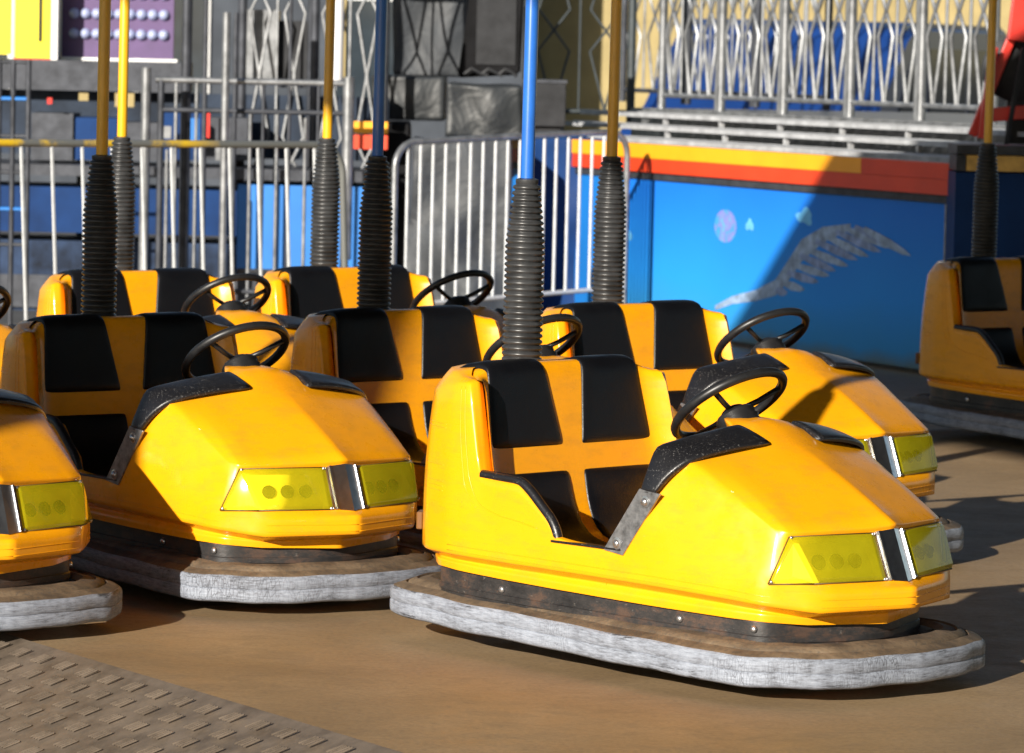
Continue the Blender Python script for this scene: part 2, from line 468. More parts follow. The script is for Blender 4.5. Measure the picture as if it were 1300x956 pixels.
SEATP = [(-.585, .885), (-.548, .897), (-.520, .890), (-.510, .868), (-.490, .77), (-.463, .64), (-.443, .555), (-.423, .47),
         (-.395, .40), (-.345, .350), (-.26, .330), (-.10, .330), (.04, .338), (.085, .325), (.095, .28), (.092, .235)]
def prof_pt(s):
    """point and outward normal at arclength s along the seat profile"""
    acc = 0
    for (a, b) in zip(SEATP, SEATP[1:]):
        L = math.dist(a, b)
        if s <= acc + L or b == SEATP[-1]:
            t = (s - acc) / L; n = Vector((-(b[1] - a[1]), 0, b[0] - a[0])).normalized()
            return Vector((a[0] + (b[0] - a[0]) * t, 0, a[1] + (b[1] - a[1]) * t)), n
        acc += L
def s_of(i):
    return sum(math.dist(SEATP[k], SEATP[k + 1]) for k in range(i))
def build_seat(parent):
    bm = bmesh.new()
    ys = [-.425, -.395, -.372, -.345, -.24, -.12, 0, .12, .24, .345, .372, .395, .425]
    rows = []
    for i, (x, z) in enumerate(SEATP):
        row = []
        for y in ys:
            a = abs(y); dx = 0 if a < .36 else (.006 if a < .38 else (.022 if a < .41 else .06))
            yy = y
            if z > .6: yy = y * (1 - .05 * min(1, (z - .6) / .3))
            if i < 3: dx = 0; zz = z - (0 if a < .33 else (a - .33) * .55)
            else: zz = z
            if i > 8: dx = 0; zz = z + (0 if a < .37 else .02)
            row.append(bm.verts.new((x + dx, yy, zz)))
        rows.append(row)
    for a, b in zip(rows, rows[1:]):
        for k in range(len(ys) - 1): bm.faces.new((a[k], a[k + 1], b[k + 1], b[k]))
    o = link_obj('seat', bm, PAINT, parent)
    mod(o, 'SUBSURF', levels=1, render_levels=1)
    bake(o)
    # four black vinyl pads, one in each quarter of the cross
    def pad(s0, s1, inner, outer, sgn, wrap):
        b = bmesh.new(); N = 14; C = 5; rows = []
        pts = []
        if wrap: pts += [((-.640, .868), Vector((-.6, 0, .8))), ((-.612, .886), Vector((-.3, 0, 1)))]
        for k in range(N + 1):
            p, n = prof_pt(s0 + (s1 - s0) * k / N); pts.append(((p.x, p.z), n))
        M_ = len(pts)
        for q, (p, n) in enumerate(pts):
            z = p[1]; t = max(0, min(1, (.90 - z) / .27)) if wrap else max(0, min(1, (.56 - z) / .22))
            yi = inner[0] + (inner[1] - inner[0]) * t; yo = outer[0] + (outer[1] - outer[0]) * t
            if wrap and p[0] < -.56: k_ = min(1, (-.56 - p[0]) / .08); yi += .018 * k_; yo += .012 * k_
            n = n.normalized()
            edge = (q == 0 or q == M_ - 1)
            row = []
            for c in range(C + 1):
                y = yi + (yo - yi) * (0, .035, .35, .65, .965, 1)[c]
                off = .006 if (edge or c in (0, C)) else (.0095 if c in (1, 4) else .0105)
                zz = p[1] + n.z * off; xx = p[0] + n.x * off
                if wrap and p[0] < -.53 and c == C: zz -= .012
                row.append(b.verts.new((xx, y * sgn, zz)))
            rows.append(row)
        for r0, r1 in zip(rows, rows[1:]):
            for c in range(C): b.faces.new((r0[c], r0[c + 1], r1[c + 1], r1[c]))
        # skirt so the pad is a solid
        ring = rows[0] + [r[-1] for r in rows[1:]] + rows[-1][::-1][1:] + [r[0] for r in rows[::-1][1:-1]]
        lowr = [b.verts.new((v.co.x - .012 * 1, v.co.y, v.co.z - .010)) for v in ring]
        L = len(ring)
        for k in range(L): b.faces.new((ring[k], ring[(k + 1) % L], lowr[(k + 1) % L], lowr[k]))
        auto_crease(b, 30, 70, 1, .7)
        p_ = link_obj('seat_pad', b, VINYL, parent)
        mod(p_, 'SUBSURF', levels=1, render_levels=1); bake(p_)
    s_top = s_of(1) * .2; s_mid = s_of(5) + .004
    for sgn in (-1, 1):
        pad(s_top, s_mid, (.090, .044), (.335, .368), sgn, True)
        pad(s_of(6) - .006, s_of(12), (.036, .022), (.372, .385), sgn, False)

def catmull(P, n, closed=True):
    out = []; N = len(P)
    for i in range(N if closed else N - 1):
        if closed: p0, p1, p2, p3 = P[i - 1], P[i], P[(i + 1) % N], P[(i + 2) % N]
        else: p0, p1, p2, p3 = P[max(i - 1, 0)], P[i], P[i + 1], P[min(i + 2, N - 1)]
        for k in range(n):
            u = k / n
            out.append(.5 * ((2 * p1) + (p2 - p0) * u + (2 * p0 - 5 * p1 + 4 * p2 - p3) * u * u + (3 * p1 - p0 - 3 * p2 + p3) * u ** 3))
    if not closed: out.append(P[-1].copy())
    return out
BUMP = [(-1.03, 0), (-1.01, .20), (-.90, .345), (-.60, .425), (-.25, .465), (.10, .495), (.45, .522), (.72, .510), (.885, .40), (.963, .24), (.99, 0)]
def ring_plan(half, n=8):
    full = [Vector((a, b)) for a, b in half] + [Vector((a, -b)) for a, b in half[::-1][1:-1]]
    return catmull(full, n)
def sweep_plan(bm, plan, sect, zf, wob=0):
    N = len(plan); rings = []
    for i in range(N):
        t = (plan[(i + 1) % N] - plan[i - 1]).normalized(); n = Vector((-t.y, t.x))
        if n.dot(plan[i]) < 0: n = -n
        p = plan[i]; ring = []
        ww = math.sin(i * .37) * math.sin(i * .11 + 1) * wob
        for (d, z, mi) in sect:
            q = p - n * (d + (ww if d < .02 else ww * .3)); ring.append(bm.verts.new((q.x, q.y, z + zf(p.x) + ww * .4)))
        rings.append(ring)
    for i in range(N):
        a, b = rings[i], rings[(i + 1) % N]
        for j in range(len(sect)):
            k = (j + 1) % len(sect)
            f = bm.faces.new((a[j], b[j], b[k], a[k])); f.material_index = sect[j][2]
def zfun(x): return .026 * max(0, min(1, (.7 - x) / 1.4))
def build_bumper(parent):
    bm = bmesh.new()
    sect = [(.014, .048, 0), (.002, .056, 0), (0, .066, 0), (0, .090, 0), (.004, .0935, 0), (.0005, .097, 0), (0, .120, 0), (.003, .130, 0), (.011, .137, 1),
            (.022, .1415, 1), (.048, .150, 1), (.051, .145, 1), (.055, .145, 1), (.058, .153, 1), (.082, .163, 1), (.085, .157, 1), (.125, .166, 1), (.145, .15, 0), (.145, .06, 0)]
    sweep_plan(bm, ring_plan(BUMP, 14), sect, zfun, .004)
    o = link_obj('bumper', bm, [RUB, DRUB], parent, angle=50)
    return o
def base_plan():
    P = [Vector((c[0], c[1])) for c in COLS] + [Vector((.70, .412)), Vector((.775, .28)), Vector((.865, 0))]
    pl = []
    for i, p in enumerate(P):
        a = P[max(i - 1, 0)]; b = P[min(i + 1, len(P) - 1)]
        t = (b - a).normalized(); n = Vector((-t.y, t.x)) if i not in (0, len(P) - 1) else Vector((-1 if i == 0 else 1, 0))
        if n.dot(p) < 0: n = -n
        q = p - n * .066; pl.append((q.x, 0 if p.y == 0 else q.y))
    return pl
def build_chassis(parent):
    bm = bmesh.new(); half = base_plan()
    half = [half[0], half[1], half[2], half[3], half[4], half[6], half[9], half[13], half[16], half[17], half[18], half[19], half[20], half[21]]
    pl = ring_plan(half, 4)
    sect = [(0, .110, 0), (0, .165, 0), (-.004, .168, 0), (-.004, .185, 0), (0, .188, 0), (0, .250, 0), (.04, .250, 0), (.04, .110, 0)]
    sweep_plan(bm, pl, sect, lambda x: .03 * max(0, min(1, (.7 - x) / 1.4)) - .012)
    # floor pan
    vs = [bm.verts.new((p.x * .97, p.y * .97, .20)) for p in pl]; bm.faces.new(vs)
    vs = [bm.verts.new((p.x * .97, p.y * .97, .10)) for p in pl]; bm.faces.new(vs)
    ch = link_obj('chassis', bm, CHAS, parent, angle=40)
    for i in (9, 22, 34, 43, len(pl) - 9, len(pl) - 22, len(pl) - 34, len(pl) - 43):
        p = pl[i]; q = pl[(i + 1) % len(pl)]; t = (q - p).normalized(); n = Vector((-t.y, t.x))
        if n.dot(p) < 0: n = -n
        M = Matrix.Translation((p.x + n.x * .002, p.y + n.y * .002, .195 + zfun(p.x))) @ Vector((n.x, n.y, 0)).to_track_quat('Z', 'Y').to_matrix().to_4x4()
        b = bmesh.new(); lathe(b, [(.011, 0), (.011, .004), (.007, .008), (.001, .009)], 10, M)
        link_obj('bolt', b, BOLT, ch, angle=50)

def build_lamps(parent):
    for s in (-1, 1):
        ot, it_, ib, fo, ob_ = [Vector((p[0], p[1] * s, p[2])) for p in ((.741, .349, .474), (.824, .062, .475), (.878, .063, .340), (.814, .317, .342), (.714, .403, .338))]
        nf = (it_ - ot).cross(fo - ot).normalized()
        if nf.x < 0: nf = -nf
        ns = (ot - fo).cross(ob_ - fo).normalized()
        if ns.y * s < 0: ns = -ns
        b = bmesh.new()
        cen = (ot + it_ + ib + fo) / 4
        fr = [ot, it_, ib, fo]
        front = [b.verts.new(p - nf * .002) for p in (ot, it_, ib, fo, ob_)]
        shr = [p.lerp(cen, .17) - nf * .026 for p in (ot, it_, ib, fo)] + [ob_.lerp(cen, .35) - ns * .016 - nf * .008]
        back = [b.verts.new(p) for p in shr]
        order = [0, 1, 2, 3, 4]
        for k in range(5):
            a, c = order[k], order[(k + 1) % 5]; b.faces.new((front[a], front[c], back[c], back[a]))
        b.faces.new((back[0], back[1], back[2], back[3])); b.faces.new((back[0], back[3], back[4]))
        hl = link_obj('headlight', b, HOUSING, parent, smooth=False)
        for k in (.27, .50, .73):
            c = (ot.lerp(it_, k) + fo.lerp(ib, k)) / 2 - nf * .025
            M = Matrix.Translation(c) @ nf.to_track_quat('Z', 'Y').to_matrix().to_4x4()
            b = bmesh.new(); lathe(b, [(.0235, 0), (.0225, .005), (.015, .008), (.012, .014), (.006, .018), (.001, .019)], 14, M)
            link_obj('bulb', b, BULB, hl, angle=40)
        # pillow shaped clear cover, folded round the corner of the nose
        b = bmesh.new()
        up = nf * .010
        o1, o2, o3, o4, o5 = [b.verts.new(p + nf * .003) for p in (ot, it_, ib, fo)] + [b.verts.new(ob_ + ns * .003)]
        i1, i2, i3, i4 = [b.verts.new(p.lerp(cen, .13) + nf * .011) for p in (ot, it_, ib, fo)]
        csd = (ot + fo + ob_) / 3
        f4 = b.verts.new(fo.lerp(csd, .05) + (nf + ns).normalized() * .012 + (ot - fo) * .08); f1 = b.verts.new(ot.lerp(fo, .08) + (nf + ns).normalized() * .011)
        f5 = b.verts.new(ob_.lerp(csd, .22) + ns * .010)
        bmesh.ops.delete(b, geom=[i1, i4], context='VERTS')
        b.faces.new((o1, o2, i2, f1)); b.faces.new((o2, o3, i3, i2)); b.faces.new((o3, o4, f4, i3)); b.faces.new((f1, i2, i3, f4))
        b.faces.new((f4, o4, o5, f5)); b.faces.new((f5, o5, o1, f1)); b.faces.new((f1, f4, f5))
        auto_crease(b, 2, 22, .92, .8)
        le = link_obj('lens', b, LENS, hl)
        mod(le, 'BEVEL', width=.0022, segments=2, limit_method='ANGLE', angle_limit=R(8)); bake(le)
        b = bmesh.new(); gp = [ot + nf * .003, it_ + nf * .003, ib + nf * .003, fo + (nf + ns) * .002, ob_ + ns * .003]
        for q_ in range(5): tube(b, [gp[q_], gp[(q_ + 1) % 5]], .0022, 6)
        link_obj('gap_line', b, GAP_LINE, hl)  # dark tubes drawn as the gap outline round the lens
        for p in (ot.lerp(cen, .04), it_.lerp(cen, .05), ib.lerp(cen, .05), ob_.lerp(csd, .12)):
            b = bmesh.new(); nn = nf if p is not None else ns
            M = Matrix.Translation(p + nf * .004) @ nf.to_track_quat('Z', 'Y').to_matrix().to_4x4()
            lathe(b, [(.0055, -.004), (.0055, .003), (.003, .005)], 8, M); link_obj('screw', b, BOLT, hl, angle=40)
    # chrome strip over the prow
    b = bmesh.new()
    def pt(y, t, off):
        a = Vector((.8450 - abs(y) * .339, y, .483 - abs(y) * .13)); c = Vector((.903 - abs(y) * .397, y, .335 + abs(y) * .08))
        p = a.lerp(c, t); n = Vector((.93, 0, .36)).normalized()
        return p + n * off
    ysl = [-.059, -.056, -.049, -.046, 0, .046, .049, .056, .059]; of = [.002, .013, .013, .006, .006, .006, .013, .013, .002]
    rows = [[b.verts.new(pt(y, t, o_)) for y, o_ in zip(ysl, of)] for t in (-.02, 1.0)]
    for r0, r1 in zip(rows, rows[1:]):
        for k in range(8): b.faces.new((r0[k], r0[k + 1], r1[k + 1], r1[k]))
    ringv = rows[0]; 
    o = link_obj('nose_trim', b, CHROME, parent, smooth=False)
    mod(o, 'SOLIDIFY', thickness=.003, offset=-1); bake(o)

def build_fittings(parent):
    for s in (-1, 1):
        # black vinyl pad that wraps the front corner of the cockpit
        inn = [(.262, .466, .572), (.268, .448, .625), (.275, .412, .703), (.300, .330, .722), (.325, .230, .742), (.340, .128, .762)]
        out = [(.322, .466, .570), (.352, .444, .622), (.402, .402, .672), (.425, .330, .692), (.446, .230, .708), (.462, .118, .716)]
        b = bmesh.new(); rows = []
        for k in range(6):
            i_, o_ = Vector(inn[k]), Vector(out[k])
            d = (o_ - i_).normalized(); along = (Vector(inn[min(k + 1, 5)]) - Vector(inn[max(k - 1, 0)])).normalized()
            n = d.cross(along).normalized()
            if n.z < 0 and k > 0: n = -n
            if k == 0: n = Vector((0, 1, 0.1)).normalized()
            if n.z < 0: n = -n
            row = []
            for q, (t, h) in enumerate(((-.05, -.025), (-.04, .004), (.06, .013), (.5, .015), (.94, .012), (1.0, .004), (1.0, -.006))):
                e = .0 if k not in (0, 5) else -.006
                p = i_.lerp(o_, t) + n * (h + (e if h > 0 else 0)); row.append(b.verts.new((p.x, p.y * s, p.z)))
            rows.append(row)
        for r0, r1 in zip(rows, rows[1:]):
            for k in range(6): b.faces.new((r0[k], r0[k + 1], r1[k + 1], r1[k]))
        b.faces.new(rows[0]); b.faces.new(rows[-1][::-1])
        bmesh.ops.recalc_face_normals(b, faces=b.faces[:]); auto_crease(b, 40, 85, .7, .3)
        o = link_obj('cockpit_pad', b, TRIM, parent, recalc=False); mod(o, 'SUBSURF', levels=2, render_levels=2); bake(o)
        # armrest roll
        b = bmesh.new()
        pts = [Vector(p) for p in ((-.412, .447, .566), (-.33, .452, .564), (-.25, .454, .560), (-.205, .455, .538), (-.15, .456, .492), (-.105, .457, .452), (-.082, .457, .412), (-.078, .457, .385))]
        cp = catmull(pts, 4, closed=False)
        tube(b, [(p.x, p.y * s, p.z) for p in cp], .0155, 10)
        link_obj('armrest_trim', b, TRIM, parent, angle=50)
        b = bmesh.new()
        box(b, (.055, .462 * s, .3935), (.29, .035, .007), bev=.002)
        link_obj('sill_strip', b, TRIM, parent, smooth=False)
        # sloping steel plate with two dome bolts
        b = bmesh.new()
        q = [(.128, .473, .388), (.206, .473, .378), (.345, .467, .572), (.262, .467, .582)]
        o_ = [b.verts.new((p[0], (p[1] + .006) * s, p[2])) for p in q]; i_ = [b.verts.new((p[0], (p[1] - .004) * s, p[2])) for p in q]
        b.faces.new(o_); b.faces.new(i_[::-1])
        for k in range(4): b.faces.new((o_[k], o_[(k + 1) % 4], i_[(k + 1) % 4], i_[k]))
        bmesh.ops.bevel(b, geom=b.edges[:], offset=.0015, segments=1, affect='EDGES')
        pl = link_obj('side_plate', b, STEEL, parent, smooth=False)
        for (x, z, y) in ((.185, .412, .479), (.290, .545, .475)):
            b = bmesh.new(); M = Matrix.Translation((x, y * s, z)) @ Vector((0, s, 0)).to_track_quat('Z', 'Y').to_matrix().to_4x4()
            lathe(b, [(.018, 0), (.018, .002), (.012, .003), (.0115, .006), (.008, .010), (.001, .0115)], 16, M)
            link_obj('bolt', b, BOLT, pl, angle=45)
        # tail lamp on the rear corner
        b = bmesh.new(); M3 = Matrix.Rotation(R(-38 * s), 3, 'Z')
        box(b, (-.802, .325 * s, .385), (.02, .075, .055), Matrix.Rotation(R(-50 * s), 3, 'Z') if False else M3, bev=.004)
        link_obj('tail_lamp', b, [REFL], parent, smooth=False)
    # steering wheel: rim, dished spokes, hub
    tilt = R(-37); C = Vector((.192, 0, .806)); MW = Matrix.Translation(C) @ Matrix.Rotation(tilt, 4, 'Y')
    b = bmesh.new(); tube(b, [MW @ Vector((.181 * math.cos(a), .181 * math.sin(a), 0)) for a in [2 * math.pi * k / 48 for k in range(48)]], .0148, 10, closed=True)
    sw = link_obj('steering_wheel', b, BLKRUB, parent)
    for a in (R(180), R(60), R(-60)):
        b = bmesh.new()
        p = [MW @ Vector((r_ * math.cos(a), r_ * math.sin(a), z)) for r_, z in ((.03, -.026), (.09, -.020), (.172, -.003))]
        tube(b, p, .009, 8); link_obj('spoke', b, BLKRUB, sw)
    b = bmesh.new(); lathe(b, [(.038, -.036), (.040, -.030), (.036, -.020), (.025, -.014), (.001, -.012)], 20, MW)
    link_obj('hub', b, BLKRUB, sw, angle=50)
    b = bmesh.new(); pr = []
    for k in range(15):
        z = -.034 - k * .0110; r_ = .058 + k * .0016 + (.006 if k % 2 else 0); pr.append((r_, z))
    lathe(b, pr[::-1], 20, MW); link_obj('steering_column', b, BLKRUB, parent, angle=80)
    # sprung rubber boot at the foot of the pole
    b = bmesh.new(); pr = []; z0, z1 = .880, 1.446; n = 30
    for k in range(n):
        t = k / n; r0 = .0575 * (1 - .02 * t) if t < .66 else .0563 - (t - .66) / .34 * .021
        za = z0 + (z1 - z0) * t; dz = (z1 - z0) / n
        pr += [(r0, za), (r0 + .0065, za + dz * .22), (r0 + .0075, za + dz * .42), (r0 + .0055, za + dz * .65), (r0 - .001, za + dz * .82)]
    pr += [(.0345, z1), (.036, z1 + .002), (.036, z1 + .014), (.024, z1 + .018)]
    M = Matrix.Translation((-.690, 0, 0)); M = Matrix.Translation((-.690, 0, .88)) @ Matrix.Rotation(R(.6), 4, 'Y') @ Matrix.Translation((0, 0, -.88))
    lathe(b, [(.064, .868), (.064, .882), (.056, .884)] + pr, 28, M)
    link_obj('spring_boot', b, BOOT, parent, angle=60)
    b = bmesh.new(); lathe(b, [(.0215, 1.45), (.0215, 4.30), (.012, 4.31)], 16, M)
    link_obj('pole', b, POLE_Y, parent, angle=60)

def make_car():
    root = empty('bumper_car')
    build_body(root); build_seat(root); build_bumper(root); build_chassis(root); build_lamps(root); build_fittings(root)
    return root
def kids(o): return [c for c in bpy.data.objects if c.parent == o]
def copy_tree(o, parent=None):
    c = o.copy(); COL.objects.link(c); c.parent = parent
    for ch in kids(o): copy_tree(ch, c)
    return c
proto = make_car()
CARS = [  # x, y, heading, pole colour, label
 (.527, 13.343, 44.2, 'b', 'yellow bumper car nearest the camera, with a bright blue pole and fully sunlit seat'),
 (-1.064, 15.055, 52.3, 'y', 'yellow bumper car with shaded seat and sunlit hood, left of the nearest car'),
 (-.056, 15.858, 47.3, 'b', 'shaded yellow bumper car with dark blue pole, just behind the nearest car'),
 (.819, 16.565, 49.6, 'y', 'sunlit yellow bumper car before the blue mural, nose showing past the nearest car'),
 (-2.075, 14.15, 54.2, 'y', 'yellow bumper car cut by the left edge, only nose and grey bumper showing'),
 (2.782, 21.274, 51.8, 'y', 'bumper car standing alone in shade beside the blue mural at the far right'),
 (-1.300, 18.2, 54.5, 'y', 'sunlit bumper car of the back row nearest the yellow topped barrier'),
 (-.391, 18.898, 48.7, 'y', 'sunlit bumper car in the back row between the two crowd barriers'),
 (-2.26, 17.15, 55, 'y', 'mostly hidden bumper car at the far left edge, its black steering wheel showing'),
]
blue_mesh = None
for i, (x, y, h, pc, lab) in enumerate(CARS):
    o = proto if i == 0 else copy_tree(proto)
    o.location = (x, y, 0); o.rotation_euler = (0, 0, -R(h))
    tag(o, lab, 'bumper car', 'bumper cars parked on the ride floor')
    if pc == 'b':
        pole = [c for c in kids(o) if c.name.startswith('pole')][0]
        if blue_mesh is None:
            blue_mesh = pole.data.copy(); blue_mesh.materials.clear(); blue_mesh.materials.append(POLE_B)
        if i == 0: YM = pole.data
        pole.data = blue_mesh
    elif i:
        pole = [c for c in kids(o) if c.name.startswith('pole')][0]; pole.data = YM

# ------------------------------------------------------------------ ground
def slab(name, x0, x1, y0, y1, z0, z1, m, **k):
    b = bmesh.new(); box(b, ((x0 + x1) / 2, (y0 + y1) / 2, (z0 + z1) / 2), (x1 - x0, y1 - y0, z1 - z0))
    return link_obj(name, b, m, smooth=False)
ASPH = simple('grey_asphalt', (.06, .06, .062), .9, 0, .3, 3, bump=.5, bscale=80)
b = bmesh.new(); vs = [b.verts.new(p) for p in ((-600, -300, -.30), (600, -300, -.30), (600, 900, -.30), (-600, 900, -.30))]; b.faces.new(vs)
tag(link_obj('ground', b, ASPH, smooth=False), kind='structure')
b = bmesh.new()
r0, r1 = at_z(0, 812, 0), at_z(185, 868, 0)
rd = (r1 - r0).normalized()
rn = Vector((rd.y, -rd.x, 0)); rn = rn if rn.y < 0 else -rn
ra = r0 + rd * ((-6 - r0.x) / rd.x); rb = r0 + rd * ((10.6 - r0.y) / rd.y)
fp = [(ra.x, ra.y), (rb.x, rb.y), (9, 10.6), (9, 28.7), (-6, 28.7)]
lo = [b.verts.new((x, y, -.30)) for x, y in fp]; hi = [b.verts.new((x, y, 0)) for x, y in fp]
b.faces.new(lo[::-1]); b.faces.new(hi)
for k in range(5): b.faces.new((lo[k], lo[(k + 1) % 5], hi[(k + 1) % 5], hi[k]))
fl = tag(link_obj('floor', b, FLOOR, smooth=False), kind='structure')

# ------------------------------------------------------------------ background materials
GALV = simple('galvanised_steel', (.22, .228, .24), .38, .55, .45, 9)
GALV_D = simple('dull_galvanised_steel', (.055, .059, .070), .5, .4, .35, 10, spec=.2)
BARS = simple('pale_grey_bar_paint', (.46, .48, .50), .45, .2, .15, 14)
DKBAR = simple('dark_iron_bar', (.04, .05, .055), .5, .2, .3, 10)
YRAIL = None
def mk_rail():
    m = NT('chipped_yellow_rail'); v = m.coord()
    f = m.ramp(m.noise(v, 2.2, 7, .7), [(.44, (0, 0, 0)), (.56, (1, 1, 1))])
    sp = m.n('SeparateXYZ'); m.l(v, sp.inputs[0])
    k = m.math('MAXIMUM', f, m.ramp(m.math('DIVIDE', sp.outputs[0], 2.8), [(.70, (0, 0, 0)), (.80, (1, 1, 1))]))
    return m.set(Base_Color=m.mix(k, (.66, .43, .02), (.13, .135, .13)), Roughness=.4, Metallic=.1)
YRAIL = mk_rail()
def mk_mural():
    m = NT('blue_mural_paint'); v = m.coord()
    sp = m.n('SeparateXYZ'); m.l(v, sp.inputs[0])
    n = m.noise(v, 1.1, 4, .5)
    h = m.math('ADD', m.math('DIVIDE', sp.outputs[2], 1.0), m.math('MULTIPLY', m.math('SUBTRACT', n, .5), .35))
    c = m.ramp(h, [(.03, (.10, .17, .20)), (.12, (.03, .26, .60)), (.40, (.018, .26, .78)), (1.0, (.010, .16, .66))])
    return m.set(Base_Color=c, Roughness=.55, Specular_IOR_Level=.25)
MURAL = mk_mural()
YBAND = simple('amber_band_paint', (.85, .36, .01), .45, 0, .08, 3)
RBAND = simple('red_band_paint', (.62, .05, .012), .45, 0, .12, 3)
TREAD = simple('bright_tread_metal', (.42, .43, .45), .5, .2, .3, 8)
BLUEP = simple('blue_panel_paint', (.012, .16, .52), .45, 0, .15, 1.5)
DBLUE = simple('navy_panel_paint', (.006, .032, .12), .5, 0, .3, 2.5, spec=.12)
CREAM = simple('cream_render', (.34, .27, .13), .85, 0, .2, 1.5, bump=.3, spec=.15)
GREYW = simple('grey_render', (.060, .068, .082), .85, 0, .3, 1.2, bump=.3, spec=.1)
GLASSD = simple('dark_window_glass', (.03, .04, .05), .08, 0, .2, 3)
WHITE = simple('white_paint', (.70, .70, .70), .5, 0, .1, 6)
PURPLE = simple('purple_panel', (.085, .045, .14), .5, 0, .15, 6)
YELP = simple('bright_yellow_panel', (.80, .66, .01), .5, 0, .08, 3)
GREENP = simple('green_panel', (.12, .40, .04), .5, 0, .1, 3)
LAMPW = simple('pale_bulb_glass', (.34, .38, .58), .2, 0, .1, 30, .4)
TARP = None
def mk_tarp(name, col, rough):
    m = NT(name); v = m.coord()
    a = m.noise(v, 2.2, 3, .5, 1.0)
    m.bump(m.math('ADD', a, m.math('MULTIPLY', m.noise(v, 6, 3, .5, .8), .25)), .8, .06)
    return m.set(Base_Color=m.ramp(a, [(.3, tuple(c * .7 for c in col)), (.7, tuple(c * 1.4 for c in col))]), Roughness=rough)
TARP = mk_tarp('black_plastic_tarp', (.020, .023, .026), .5)
TARPG = mk_tarp('grey_plastic_tarp', (.040, .045, .052), .62)
BLACK = simple('black_cloth', (.006, .006, .007), .6, 0, .6, 5, spec=.08, bump=.6, bscale=7)
DARK = simple('dark_grey_case', (.026, .027, .030), .5, .1, .3, 8, spec=.15)
REDM = simple('red_machine_paint', (.62, .03, .02), .35, 0, .12, 5)
VANB = simple('blue_van_paint', (.010, .045, .20), .3, .1, .1, 2, .5)
TYRE = simple('tyre_rubber', (.02, .02, .02), .8, 0, .2, 8)
GOLD = simple('amber_lamp_panel', (.50, .30, .07), .3, .2, .4, 9)

def bar_obj(name, m, parent, segs, r, n=8):
    b = bmesh.new()
    for pts in segs: tube(b, pts, r, n)
    return link_obj(name, b, m, parent, angle=50)

# ---- the ride platform with the blue mural along its skirt
P0 = at_z(1150, 473, 0.0)
ZT = at(1150, 204, P0.y).z
PL = at_z(797, 181, ZT); PR_ = at(1207, 208, P0.y)
PR = Vector((P0.x, P0.y, 0)); PLb = Vector((PL.x, PL.y, 0))
U = (PR - PLb).normalized()                       # along the front, towards the right
NB = Vector((-U.y, U.x, 0)); NB = NB if NB.y > 0 else -NB   # backwards
def hit(px, py, off=0.0):
    """point of the ride front plane seen at a pixel, in (along, height)"""
    a, y, z = _ray(px, py); o = PLb + NB * off
    n = NB; d = Vector((a, y, z)); k = (o.dot(n)) / d.dot(n)
    p = Vector((0, 0, CAM_H)) + d * k
    return (p - o).dot(U), p.z
rt = tag(empty('ride_platform', PLb, math.atan2(U.y, U.x)), 'low ride platform with blue mural skirt and amber and red bands', 'ride platform')
LEN = hit(1204, 300)[0]
zr = hit(1000, 232)[1]                            # underside of red band
zy = hit(1000, 211)[1] if False else zr + (ZT - zr) * .50
LB = 3.0                                          # the platform runs on to the left behind the barrier
def rbox(name, m, x0, x1, y0, y1, z0, z1, parent=rt, bev=0):
    b = bmesh.new(); box(b, ((x0 + x1) / 2, (y0 + y1) / 2, (z0 + z1) / 2), (x1 - x0, y1 - y0, z1 - z0), bev=bev)
    return link_obj(name, b, m, parent, smooth=False)
xb = hit(1101, 220)[0]
rbox('amber_band', YBAND, -LB, xb, -.045, .05, zy, ZT)
rbox('red_band', RBAND, -LB, LEN + .06, -.040, .05, zr, zy - .002)
rbox('red_band', RBAND, xb + .002, LEN + .06, -.045, .05, zy, ZT)
rbox('frame', GALV_D, -LB, LEN + .03, -.018, .03, zr - .05, zr - .004)
rbox('frame', GALV, LEN - .015, LEN + .045, -.022, .03, .02, zr - .052)
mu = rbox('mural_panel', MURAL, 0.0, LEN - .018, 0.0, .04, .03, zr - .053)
rbox('mural_panel', BLUEP, -LB, -.01, 0.0, .04, .03, zr - .053)
rbox('deck', GALV_D, -LB, LEN + .02, .06, 4.2, ZT - .12, ZT - .03)
# painted bubble, small clouds and a feathered wing on the mural (flat paint, a hair proud of the panel)
def decal(name, pts, m, off=.0015):
    b = bmesh.new()
    f = [b.verts.new((p[0], -off, p[1])) for p in pts]; k = [b.verts.new((p[0], -off + .001, p[1])) for p in pts]
    b.faces.new(f); L = len(f)
    for i in range(L): b.faces.new((f[i], f[(i + 1) % L], k[(i + 1) % L], k[i]))
    return link_obj(name, b, m, mu, smooth=False)
def mk_bubble():
    m = NT('painted_bubble'); v = m.coord()
    n = m.noise(v, 9, 3)
    return m.set(Base_Color=m.ramp(n, [(.40, (.05, .28, .70)), (.5, (.22, .20, .58)), (.60, (.08, .36, .75))]), Roughness=.5)
BUB = mk_bubble(); WING = simple('painted_feather', (.24, .34, .50), .55, 0, .55, 11); CLOUD = simple('painted_cloud', (.12, .42, .76), .55, 0, .2, 6)
WING2 = simple('painted_feather_violet', (.18, .26, .46), .55, 0, .55, 11)
cx, cz = hit(921, 287); e1 = hit(935, 287)[0] - cx; e2 = cz - hit(921, 308)[1]
decal('painted_bubble', [(cx + e1 * math.cos(a), cz + e2 * math.sin(a)) for a in [2 * math.pi * k / 28 for k in range(28)]], BUB)
